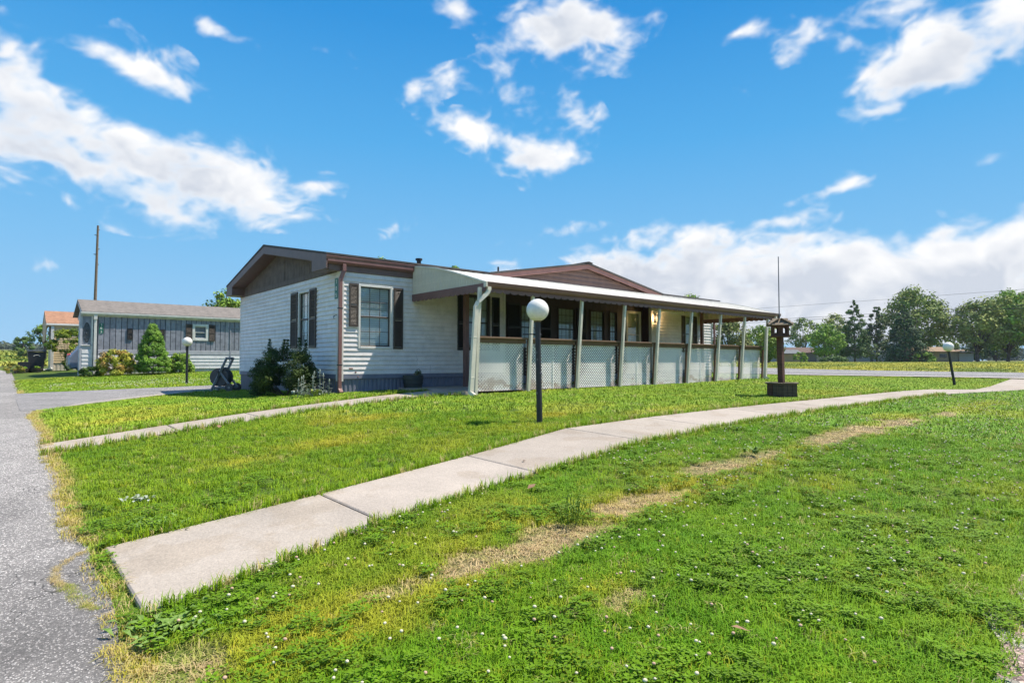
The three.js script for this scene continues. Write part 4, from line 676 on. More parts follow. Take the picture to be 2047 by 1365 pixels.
// ---------------------------------------------------------------- plants
function leafMesh(clumps, per, size, tones, R, o = {}) {     // many small leaf faces about each clump centre
  const { aspect = 0.55, squash = 0.8, droop = 0, up = 0.35 } = o, pos = [], col = [];
  for (const c of clumps) {
    const tone = tones[R() * tones.length | 0], kc = 0.88 + R() * 0.24, n = Math.max(3, Math.round(per * (c.n || 1)));
    for (let i = 0; i < n; i++) {
      const th = R() * 6.283, cz = R() * 2 - 1, sr = Math.sqrt(1 - cz * cz), rr = c.r * Math.pow(R(), 0.45), ox = Math.cos(th) * sr, oy = cz, oz = Math.sin(th) * sr;
      const p = [c.x + ox * rr, c.y + oy * rr * squash, c.z + oz * rr], s = size * (0.6 + R() * 0.8);
      const n3 = V(ox * 0.7 + R() - 0.5, oy * 0.7 + R() - 0.5 + up, oz * 0.7 + R() - 0.5).normalize(), a = V(R() - 0.5, R() - 0.5 - droop, R() - 0.5).cross(n3).normalize(), b = n3.clone().cross(a), k = kc * (0.8 + R() * 0.4);
      const A = a.multiplyScalar(s), B = b.multiplyScalar(s * aspect);
      const v = [[-A.x, -A.y, -A.z], [B.x, B.y, B.z], [A.x, A.y, A.z], [-B.x, -B.y, -B.z]].map((q) => [p[0] + q[0], p[1] + q[1], p[2] + q[2]]);
      pos.push(...v[0], ...v[1], ...v[2], ...v[0], ...v[2], ...v[3]);
      for (let j = 0; j < 6; j++) col.push(tone[0] * k, tone[1] * k, tone[2] * k);
    }
  }
  const g = new THREE.BufferGeometry(); g.setAttribute('position', new THREE.Float32BufferAttribute(pos, 3)); g.setAttribute('color', new THREE.Float32BufferAttribute(col, 3)); g.computeVertexNormals(); return g;
}
const leafMat = new THREE.MeshPhysicalMaterial({ vertexColors: true, roughness: 0.7, side: THREE.DoubleSide, transmission: 0.3, thickness: 0, ior: 1.3, specularIntensity: 0.5 }); leafMat.name = 'leaf';
const farLeaf = new THREE.MeshStandardMaterial({ vertexColors: true, roughness: 0.8, side: THREE.DoubleSide }); farLeaf.name = 'leaf distant';
const bark = mat('bark', 0.16, 0.12, 0.09, { map: weathered, bump: coarse, bumpScale: 0.02, rough: 0.95 });
const G_MAPLE = [[0.19, 0.32, 0.025], [0.145, 0.255, 0.02], [0.25, 0.37, 0.03]], G_DEEP = [[0.085, 0.155, 0.03], [0.115, 0.195, 0.034], [0.068, 0.125, 0.028]], G_MID = [[0.19, 0.265, 0.035], [0.25, 0.325, 0.045], [0.14, 0.21, 0.032]], G_SILVER = [[0.26, 0.31, 0.06], [0.34, 0.385, 0.075], [0.19, 0.24, 0.048]], G_BRIGHT = [[0.20, 0.36, 0.02], [0.26, 0.42, 0.03]];
function tree(name, label, x, z, h, r, o = {}) {
  const { kind = 'round', tones = G_MID, per = 60, clumps = 60, leaf = 0.22, seed = 1, trunk = 0.22, group, m = farLeaf, sink = 0, base = 0.18, gap = 0 } = o, R = RNG(seed * 7919), y = T(x, z) - sink;
  const t = thing(name, label, 'tree', [x, y, z], group), cl = [], bits = [], top = y + h;
  if (kind === 'round') {
    const cy = y + h * (base + (1 - base) / 2), ry = h * (1 - base) / 2;
    for (let i = 0; i < clumps; i++) { const a = R() * 6.283, e = R() * 1.9 - 0.9, s = Math.sqrt(Math.max(0, 1 - e * e)), q = 0.5 + 0.42 * R(), wob = 0.82 + 0.3 * vn3(Math.cos(a) * 2 + seed, e * 2, Math.sin(a) * 2); cl.push({ x: x + Math.cos(a) * s * r * q * wob, y: cy + e * ry * (0.6 + 0.32 * R()) * wob, z: z + Math.sin(a) * s * r * q * wob, r: r * (0.20 + R() * 0.14), n: 0.6 + R() * 0.8 }); }
    const fork = V(x + (R() - 0.5) * 0.4, y + h * base * 1.15, z + (R() - 0.5) * 0.4); bits.push(rod(V(x, y - 0.3, z), fork, trunk, trunk * 0.75, 9, false));
    for (let i = 0; i < Math.min(12, cl.length); i++) { const c = cl[i * Math.floor(cl.length / 12) % cl.length], mid = V(mix(fork.x, c.x, 0.45), mix(fork.y, c.y, 0.6), mix(fork.z, c.z, 0.45)); bits.push(rod(fork, mid, trunk * 0.45, trunk * 0.28, 6, false), rod(mid, V(c.x, c.y, c.z), trunk * 0.28, trunk * 0.08, 5, false)); }
  } else {
    const rows = Math.round(h / (r * 0.16)) + 4;
    for (let i = 0; i < rows; i++) { const f = i / (rows - 1), yy = mix(y + h * base, top - r * 0.08, f), rr = r * Math.pow(1 - f, kind === 'cone' ? 0.8 : 0.62) * (0.85 + 0.3 * R()) + r * 0.035, n = Math.max(3, Math.round(clumps / rows * 1.6 * (1.05 - f)));
      for (let k = 0; k < n; k++) { const a = R() * 6.283, q = 0.45 + 0.5 * R(); cl.push({ x: x + Math.cos(a) * rr * q, y: yy - rr * q * 0.22 + (R() - 0.5) * h * 0.06, z: z + Math.sin(a) * rr * q, r: Math.max(r * 0.055, rr * (0.26 + 0.12 * R())), n: 0.5 + R() * 0.7 }); } }
    bits.push(rod(V(x, y - 0.3, z), V(x, top - h * 0.08, z), trunk, trunk * 0.15, 8, false));
  }
  if (gap) for (let i = cl.length - 1; i >= 0; i--) if (R() < gap) cl.splice(i, 1);
  part('trunk', join(bits.map(metric)), bark, t); part('crown', leafMesh(cl, per, leaf, tones, R, { squash: kind === 'round' ? 0.75 : 0.7, droop: kind === 'round' ? 0 : 0.3 }), m, t);
  return t;
}
function shrub(name, label, x, z, h, r, o = {}) {
  const { tones = G_MID, per = 60, clumps = 40, leaf = 0.04, seed = 1, group, m = leafMat, category = 'shrub', form = (f) => Math.sqrt(Math.max(0.05, 1 - (f * 1.02 - 0.25) ** 2 * 1.5)), rz = r, spikes = 0, aspect = 0.5, cr = 0.2 } = o, R = RNG(seed * 104729), y = T(x, z);
  const t = thing(name, label, category, [x, y, z], group), cl = [], st = [];
  for (let i = 0; i < clumps; i++) { const f = R(), a = R() * 6.283, q = 0.55 + 0.42 * Math.sqrt(R()), k = form(f); cl.push({ x: x + Math.cos(a) * r * k * q, y: y + h * (0.07 + f * 0.86), z: z + Math.sin(a) * rz * k * q, r: r * cr * (0.75 + R() * 0.6), n: 0.6 + R() * 0.8 }); }
  for (let i = 0; i < spikes; i++) { const a = R() * 6.283, q = R() * 0.75, hx = x + Math.cos(a) * r * q, hz = z + Math.sin(a) * rz * q, hy = y + h * (0.9 + R() * 0.1); for (let k = 0; k < 4; k++) cl.push({ x: hx + (k - 1) * 0.02 * (R() - 0.5), y: hy + k * h * 0.06, z: hz, r: r * (0.10 - k * 0.015), n: 0.22 }); st.push(rod(V(hx, y + h * 0.6, hz), V(hx, hy + h * 0.2, hz), 0.006, 0.003, 5)); }
  for (let i = 0; i < 9; i++) { const c = cl[i * 3 % cl.length]; st.push(rod(V(x + (R() - 0.5) * 0.15, y - 0.05, z + (R() - 0.5) * 0.15), V(c.x, c.y, c.z), 0.012, 0.005, 5)); }
  part('stems', join(st.map(metric)), bark, t); part('foliage', leafMesh(cl, per, leaf, tones, R, { aspect }), m, t);
  return t;
}
// shrubs by the homes
shrub('evergreen_shrub', 'big dark green leafy bush against the street end of the white home', -0.84, -0.95, 1.06, 0.62, { tones: [[0.055, 0.095, 0.026], [0.075, 0.115, 0.028], [0.045, 0.075, 0.024], [0.11, 0.15, 0.035]], per: 190, clumps: 170, leaf: 0.022, seed: 3, spikes: 5, rz: 0.85, aspect: 0.42, cr: 0.22, form: (f) => f < 0.55 ? 1 : Math.sqrt(Math.max(0.15, 1 - ((f - 0.55) / 0.5) ** 2)) });
shrub('golden_shrub', 'yellow green golden shrub by the grey panelled home corner', -1.5, -21.2, 1.22, 0.80, { tones: [[0.34, 0.36, 0.03], [0.42, 0.40, 0.04], [0.22, 0.28, 0.03], [0.40, 0.27, 0.06]], per: 150, clumps: 90, leaf: 0.042, seed: 4, m: farLeaf });
shrub('dwarf_spruce', 'tall cone shaped bright green dwarf spruce before the grey panelled home', -0.12, -20.6, 2.52, 0.74, { tones: [[0.15, 0.30, 0.026], [0.20, 0.36, 0.03], [0.12, 0.23, 0.024]], per: 190, clumps: 260, leaf: 0.034, seed: 5, m: farLeaf, category: 'tree', cr: 0.19, aspect: 0.4, form: (f) => f < 0.16 ? 1 : Math.max(0.07, Math.pow(1 - (f - 0.16) / 0.84, 0.72)) });
shrub('round_shrub', 'low rounded light green shrub beside the cone shaped spruce', 1.12, -21.0, 0.98, 0.64, { tones: [[0.18, 0.31, 0.03], [0.24, 0.37, 0.03], [0.13, 0.23, 0.026]], per: 170, clumps: 90, leaf: 0.036, seed: 6, m: farLeaf });
shrub('low_foundation_plant', 'dark low leafy plants under the golden shrub', -2.35, -21.4, 0.45, 0.55, { tones: G_DEEP, per: 50, clumps: 24, leaf: 0.05, seed: 8 });
shrub('weeping_shrub', 'hanging yellow green shrub before the tan sided home', -2.55, -32.9, 2.65, 0.95, { tones: [[0.28, 0.34, 0.03], [0.20, 0.27, 0.03], [0.12, 0.19, 0.03]], per: 60, clumps: 70, leaf: 0.07, seed: 9, form: (f) => f < 0.45 ? 0.1 : Math.sqrt(Math.max(0.1, 1 - ((f - 0.5) / 0.52) ** 2)) });
// silver lamb's ears in the bed at the corner
{
  const R = RNG(41), silver = mat('silver leaf', 0.40, 0.45, 0.38, { rough: 0.95 }), lime = mat('lime leaf', 0.45, 0.52, 0.08, { rough: 0.9 }), x0 = -0.78, z0 = 0.42, y0 = T(x0, z0);
  const leafAt = (b, dir, len, w, rise) => { const c = Math.cos(dir), s = Math.sin(dir), P = (t, k, e) => [b[0] + c * len * t - s * w * k, b[1] + rise * Math.sin(t * 2.2) * len + e, b[2] + s * len * t + c * w * k], t = []; const A = P(0, 0, 0), B1 = P(0.45, 0.5, 0), B2 = P(0.45, -0.5, 0), C = P(1, 0, 0), D = P(0.5, 0, -0.006); t.push([A, D, B1], [B1, D, C], [A, B2, D], [D, B2, C]); return t; };
  const plant = thing('silver_leaf_plant', 'pale silver woolly plant with flower spikes at the foot of the dark bush', 'plant', [x0, y0, z0]);
  const basal = [], stalks = [], tips = [];
  for (let i = 0; i < 90; i++) { const a = R() * 6.283, r = R() * 0.40, b = [x0 + Math.cos(a) * r, y0 + 0.03 + R() * 0.05, z0 + Math.sin(a) * r * 0.5]; basal.push(...leafAt(b, R() * 6.283, 0.09 + R() * 0.09, 0.045, 0.45 + R() * 0.4)); }
  for (const [dx, dz, hh] of [[-0.30, 0.02, 0.36], [-0.22, 0.05, 0.40], [-0.12, -0.1, 0.42], [0.0, 0.02, 0.42], [0.05, -0.08, 0.50], [0.17, 0, 0.54], [0.27, -0.04, 0.46], [0.36, -0.02, 0.34]]) {
    const b = V(x0 + dx, y0, z0 + dz), e = V(b.x + (R() - 0.5) * 0.06, y0 + hh, b.z + (R() - 0.5) * 0.04); stalks.push(metric(rod(b, e, 0.006, 0.004, 6)));
    for (let k = 0; k < 6; k++) { const p = b.clone().lerp(e, 0.25 + k * 0.14); for (const s of [0, Math.PI]) tips.push(...leafAt([p.x, p.y, p.z], k * 1.57 + s + R(), 0.16 - k * 0.024, 0.06, -0.15 + R() * 0.4)); }
    stalks.push(metric(new THREE.SphereGeometry(0.016, 7, 6).scale(0.8, 2.2, 0.8).translate(e.x, e.y, e.z)));
  }
  part('basal_leaves', metric(leavesGeo(basal)), silver, plant); part('stalks', join(stalks), silver, plant); part('stalk_leaves', metric(leavesGeo(tips)), silver, plant);
  const lp = thing('lime_plant', 'small lime green plant among the silver leaves', 'plant', [x0 + 0.02, y0, z0 + 0.12]), l2 = [];
  for (let i = 0; i < 30; i++) l2.push(...leafAt([x0 + 0.02 + (R() - 0.5) * 0.12, y0 + 0.05 + R() * 0.06, z0 + 0.12 + (R() - 0.5) * 0.1], R() * 6.283, 0.07 + R() * 0.05, 0.04, 0.8)); part('leaves', metric(leavesGeo(l2)), lime, lp);
  // weeds on the lawn
  const weed = (name, label, x, z, n, len, w, m, spread, rise) => { const y = T(x, z) + 0.015, g = thing(name, label, 'weed', [x, y, z]), t = []; for (let i = 0; i < n; i++) { const a = R() * 6.283, r = R() * spread; t.push(...leafAt([x + Math.cos(a) * r, y + R() * 0.02, z + Math.sin(a) * r], R() * 6.283, len * (0.6 + R() * 0.7), w, rise)); } part('leaves', metric(leavesGeo(t)), m, g); };
  const broad = mat('broad leaf', 0.15, 0.26, 0.03, { rough: 0.6 }), pale = mat('pale leaf', 0.46, 0.50, 0.42, { rough: 0.9 });
  weed('broadleaf_weed', 'clump of broad green weeds spilling over the footpath corner by the street', -4.93, 9.12, 90, 0.065, 0.026, broad, 0.24, 0.5);
  weed('broadleaf_weed', 'broad green weeds at the lawn corner where footpath meets street', -4.72, 7.52, 60, 0.05, 0.022, broad, 0.26, 0.6);
  weed('broadleaf_weed', 'dark green dock weed growing in a bare straw patch', 0.60, 9.03, 22, 0.11, 0.03, broad, 0.12, 0.7);
  weed('silver_weed', 'white grey leafy weed lying in the lawn between the two paths', -4.72, 6.72, 40, 0.040, 0.022, pale, 0.14, 0.5);
  weed('silver_weed', 'tiny white leafed weed in the lawn near the driveway', -3.61, 0.31, 12, 0.05, 0.03, pale, 0.08, 0.5);
  weed('grass_clump', 'tall grass clump growing in the widest straw patch', -2.50, 9.36, 46, 0.13, 0.008, grassClumpMat(), 0.12, 1.2);
}
function grassClumpMat() { return mat('clump grass', 0.15, 0.25, 0.02, { rough: 0.8 }); }
// fallen leaves on the grass
{
  const m = mat('dry leaf', 0.30, 0.17, 0.10, { rough: 0.9 }), g = leavesGeo([[[0, 0, 0], [0.03, 0.012, 0.022], [0.062, 0.02, 0]], [[0, 0, 0], [0.062, 0.02, 0], [0.03, 0.016, -0.022]]]);
  [[-2.23, 8.56, 'curled brown dry leaf on the grass beside the footpath'], [-3.38, 3.81, 'small brown dry leaf beside the entrance path'], [-3.0, 10.9, 'brown dry leaf lying deep in the clover lawn'], [-1.55, 7.75, 'small dark leaf lying on a footpath slab']].forEach(([x, z, l], i) => { const t = thing('dry_leaf', l, 'leaf', [x, T(x, z) + (i === 3 ? 0.034 : 0.045), z]); t.rotation.y = i * 1.3; const q = shared('blade', metric(g.clone()), m, t, [0, 0, 0]); q.position.set(0, 0, 0); q.scale.setScalar(i === 3 ? 0.8 : 1.5); });
}
// barrel planter by the entrance
{
  const x = 1.62, z = 0.34, y = 0.75, b = thing('barrel_planter', 'dark ribbed half barrel planter against the skirting by the entrance', 'planter', [x, y, z]);
  const prof = [[0.001, 0], [0.17, 0], [0.195, 0.06], [0.205, 0.062], [0.205, 0.085], [0.20, 0.09], [0.215, 0.16], [0.225, 0.162], [0.225, 0.185], [0.22, 0.19], [0.228, 0.26], [0.237, 0.262], [0.237, 0.285], [0.231, 0.29], [0.236, 0.34], [0.236, 0.355], [0.212, 0.355], [0.205, 0.31], [0.001, 0.31]];
  part('tub', metric(new THREE.LatheGeometry(prof.map((p) => new THREE.Vector2(...p)), 28).translate(x, y, z)), mat('black green tub', 0.035, 0.045, 0.045, { rough: 0.6 }), b);
  part('soil', metric(new THREE.CylinderGeometry(0.206, 0.206, 0.02, 20).translate(x, y + 0.322, z)), mat('potting soil', 0.10, 0.07, 0.05, { rough: 1 }), b);
  const R = RNG(12), cl = []; for (let i = 0; i < 7; i++) cl.push({ x: x + 0.02 + R() * 0.16, y: y + 0.37 + R() * 0.09, z: z + (R() - 0.5) * 0.18, r: 0.05, n: 1 });
  const p = thing('potted_plant', 'small trailing grey green plant in the barrel planter', 'plant', [x, y + 0.33, z]);
  part('stem', join([metric(tube([V(x + 0.02, y + 0.33, z), V(x + 0.06, y + 0.45, z + 0.02), V(x + 0.13, y + 0.49, z + 0.03), V(x + 0.18, y + 0.43, z + 0.05)], 0.006, 14, 5))]), bark, p);
  part('foliage', leafMesh(cl, 16, 0.028, [[0.16, 0.20, 0.12], [0.10, 0.14, 0.06], [0.30, 0.26, 0.10]], R), leafMat, p);
}
// ---------------------------------------------------------------- lamp posts with white globes
function lampPost(label, x, z, h, r, lean, armAt) {
  const y = T(x, z), g = thing('lamp_post', label, 'lamp post', [x, y, z], 'globe lamp posts of the park'), top = V(x + lean[0], y + h - r * 1.75, z + lean[1]), R = RNG(Math.round(x * 100) + 7);
  part('post', metric(rod(V(x, y - 0.15, z), top, r * 0.265, r * 0.24, 20)), M.metalBlack, g);
  const flakes = []; for (let i = 0; i < 16; i++) { const t = 0.1 + R() * 0.85, a = R() * 6.283, c = V(x, y, z).lerp(top, t), q = r * 0.25; flakes.push(new THREE.SphereGeometry(0.006 + R() * 0.008, 6, 4).scale(0.9, 1.6, 0.9).translate(c.x + Math.cos(a) * q, c.y, c.z + Math.sin(a) * q)); }
  part('paint_blister', join(flakes.map(metric)), mat('chipped paint', 0.14, 0.14, 0.16), g);
  const dir = V(CY, 0, SY), a = V(x, y, z).lerp(top, armAt);
  part('cross_arm', metric(rod(a.clone().addScaledVector(dir, -r * 1.35), a.clone().addScaledVector(dir, armAt > 0.9 ? 0.02 : r * 0.3), 0.008, 0.008, 8)), M.metalBlack, g);
  part('collar', metric(new THREE.LatheGeometry([[0.001, -0.03], [r * 0.3, -0.03], [r * 0.34, 0], [r * 0.60, 0.012], [r * 0.60, 0.03], [r * 0.001, 0.03]].map((p) => new THREE.Vector2(...p)), 24).translate(top.x, top.y, top.z)), mat('aged collar', 0.16, 0.13, 0.10), g);
  part('globe', metric(new THREE.SphereGeometry(r, 48, 32).translate(top.x, top.y + r * 0.88, top.z)), M.globe, g);
}
lampPost('black lamp post with a large white globe beside the footpath before the porch', 0.31, 5.99, 1.75, 0.161, [-0.022, -0.02], 0.86);
lampPost('black lamp post with white globe beyond the driveway, before the grey panelled home', -0.44, -12.02, 1.69, 0.165, [0.0, 0.0], 0.82);
lampPost('leaning black lamp post with white globe on the lawn near the road', 18.46, 6.67, 1.42, 0.155, [-0.20, -0.12], 0.2);
// ---------------------------------------------------------------- birdhouse on a post, in a six sided planter
const woodRed = mat('red brown timber', 0.145, 0.070, 0.050, { map: woodGrain, rough: 0.85 }), woodGrey = mat('weathered planter timber', 0.135, 0.105, 0.082, { map: woodGrain, bump: woodGrain, bumpScale: 0.004, rough: 0.9 }), shake = mat('grey shake', 0.30, 0.25, 0.19, { map: woodGrain, rough: 0.95 });
{
  const x = 7.55, z = 6.05, y = T(x, z), g = thing('hexagonal_planter', 'six sided weathered timber planter box round the birdhouse post', 'planter', [x, y, z]), Rr = 0.33;
  for (let i = 0; i < 6; i++) {
    const a = i * Math.PI / 3 + 0.55, b = a + Math.PI / 3, P = V(x + Math.cos(a) * Rr, 0, z + Math.sin(a) * Rr), Q = V(x + Math.cos(b) * Rr, 0, z + Math.sin(b) * Rr), n = 3;
    for (let k = 0; k < n; k++) { const p = P.clone().lerp(Q, (k + 0.03) / n), q = P.clone().lerp(Q, (k + 0.97) / n), c = p.clone().add(q).multiplyScalar(0.5), w = p.distanceTo(q), bd = cbx(-w / 2, w / 2, -0.04, 0.30, -0.012, 0.012, 0.003); bd.rotateY(-Math.atan2(q.z - p.z, q.x - p.x)).translate(c.x, y, c.z); part('board', metric(bd), (i + k) % 4 === 0 ? woodRed : woodGrey, g); }
    const c = P.clone().add(Q).multiplyScalar(0.5), w = P.distanceTo(Q), rim = cbx(-w / 2, w / 2, 0.301, 0.325, -0.05, 0.028, 0.004); rim.rotateY(-Math.atan2(Q.z - P.z, Q.x - P.x)).translate(c.x, y, c.z); part('rim_board', metric(rim), shake, g);
  }
  part('soil', metric(new THREE.CylinderGeometry(0.29, 0.29, 0.03, 6).translate(x, y + 0.22, z)), mats['potting soil'], g);
  const bh = thing('birdhouse', 'red brown birdhouse with arched openings and shake roof on a timber post', 'birdhouse', [x, y, z]), py = y + 1.30, tx = x - 0.05;
  part('post', beam(V(x, y + 0.1, z), V(tx, py + 0.02, z), 0.11, 0.11), woodRed, bh);
  const at = (gm) => gm.rotateY(0.55).translate(tx, py, z);
  part('floor', metric(at(cbx(-0.22, 0.22, 0.02, 0.045, -0.20, 0.20))), woodRed, bh);
  const wallShape = (w) => { const s = new THREE.Shape(); s.moveTo(-w, 0); s.lineTo(w, 0); s.lineTo(w, 0.24); s.lineTo(-w, 0.24); for (const c of w > 0.1 ? [-w * 0.5, w * 0.5] : [0]) { const h = new THREE.Path(); h.moveTo(c - 0.035, 0.06); h.lineTo(c - 0.035, 0.15); h.absarc(c, 0.15, 0.035, Math.PI, 0, true); h.lineTo(c + 0.035, 0.06); h.closePath(); s.holes.push(h); } return new THREE.ExtrudeGeometry(s, { depth: 0.014, bevelEnabled: false, curveSegments: 6 }); };
  for (let i = 0; i < 4; i++) part('wall_panel', metric(at(wallShape(0.168).translate(0, 0.045, 0.155).rotateY(i * Math.PI / 2))), woodRed, bh);
  for (let i = 0; i < 4; i++) for (let k = 0; k < 3; k++) { const gq = cbx(-0.25 + k * 0.045, 0.25 - k * 0.045, 0, 0.014, -0.055, 0.055, 0.003).rotateX(0.62).translate(0, 0.30 + k * 0.047, 0.20 - k * 0.072).rotateY(i * Math.PI / 2); part('roof_shake', metric(at(gq)), shake, bh); }
}
// ---------------------------------------------------------------- thin mast with halyard at the end of the awning
{
  const x = 13.35, z = 3.25, y = T(x, z), g = thing('mast', 'tall thin metal mast with a halyard beyond the porch end', 'mast', [x, y, z]), m = mat('dull steel', 0.16, 0.17, 0.19, { rough: 0.4, metalness: 0.6 });
  part('pole', metric(join([rod(V(x, y - 0.1, z), V(x, y + 2.1, z), 0.026, 0.024, 10), rod(V(x, y + 2.1, z), V(x, y + 3.95, z), 0.018, 0.014, 8)])), m, g);
  part('halyard', metric(tube([V(x - 0.25, y + 0.02, z + 0.1), V(x - 0.2, y + 0.8, z + 0.06), V(x - 0.05, y + 2.05, z + 0.02)], 0.006, 20, 5)), M.metalBlack, g);
  part('pulley', metric(new THREE.TorusGeometry(0.045, 0.02, 8, 16).translate(x - 0.23, y + 0.38, z + 0.09)), mat('rust', 0.18, 0.08, 0.045, { rough: 0.9 }), g);
}
// rock by the far end of the footpath
{
  const x = 18.25, z = 9.05, y = T(x, z), g = new THREE.IcosahedronGeometry(0.34, 3), p = g.attributes.position; for (let i = 0; i < p.count; i++) { const v = V(p.getX(i), p.getY(i), p.getZ(i)), k = 0.75 + 0.5 * vn3(v.x * 4 + 3, v.y * 4, v.z * 4); p.setXYZ(i, v.x * k * 1.6, v.y * k * 0.42, v.z * k); } g.computeVertexNormals();
  const t = thing('boulder', 'low flat grey boulder at the far end of the footpath', 'rock', [x, y, z]); part('stone', metric(g.translate(x, y + 0.08, z)), mat('stone', 0.24, 0.22, 0.20, { map: weathered, bump: coarse, bumpScale: 0.03, rough: 0.95 }), t);
}
// ---------------------------------------------------------------- hose reel cart at the back corner
{
  const x = -0.68, z = -6.25, y = T(x, z) + 0.02, g = thing('hose_reel_cart', 'grey plastic hose reel cart with wheels beside the white home', 'hose reel', [x, y, z]), m = mat('grey plastic', 0.27, 0.275, 0.28, { rough: 0.5 }), dk = mat('dark plastic', 0.07, 0.072, 0.078, { rough: 0.5 }), f = V(CY, 0, SY), s = V(-SY, 0, CY);
  const P = (a, b, h) => V(x + f.x * a + s.x * b, y + h, z + f.z * a + s.z * b);
  for (const b of [-0.2, 0.2]) part('side_frame', metric(join([beam(P(-0.28, b, 0), P(0.16, b, 0.96), 0.06, 0.05), beam(P(0.30, b, 0.10), P(-0.02, b, 0.52), 0.05, 0.05), beam(P(-0.20, b, 0.10), P(0.28, b, 0.10), 0.05, 0.05)])), m, g);
  part('handle', metric(join([beam(P(0.15, -0.2, 0.94), P(0.15, 0.2, 0.94), 0.05, 0.05), beam(P(0.02, -0.2, 0.66), P(0.02, 0.2, 0.66), 0.04, 0.04)])), m, g);
  for (const b of [-0.15, 0.15]) part('reel_flange', metric(rod(P(-0.08, b - 0.012, 0.40), P(-0.08, b + 0.012, 0.40), 0.26, 0.26, 26)), dk, g);
  const loops = []; for (let i = 0; i < 7; i++) loops.push(metric(new THREE.TorusGeometry(0.17 + (i % 2) * 0.018, 0.018, 8, 28).rotateY(Math.PI / 2 - Math.atan2(s.z, s.x) * 1).translate(P(-0.08, -0.12 + i * 0.04, 0.40).x, y + 0.40, P(-0.08, -0.12 + i * 0.04, 0.40).z)));
  part('hose', join(loops), mat('hose grey', 0.10, 0.11, 0.11), g);
  part('crank', metric(tube([P(-0.08, 0.17, 0.40), P(-0.08, 0.24, 0.40), P(-0.04, 0.25, 0.55), P(-0.04, 0.31, 0.57)], 0.014, 14, 6)), dk, g);
  for (const b of [-0.24, 0.24]) { const w = part('wheel', metric(rod(P(0.26, b - 0.03, 0.11), P(0.26, b + 0.03, 0.11), 0.115, 0.115, 22)), dk, g); part('hub', metric(rod(P(0.26, b - 0.034, 0.11), P(0.26, b + 0.034, 0.11), 0.035, 0.035, 12)), m, w); }
}

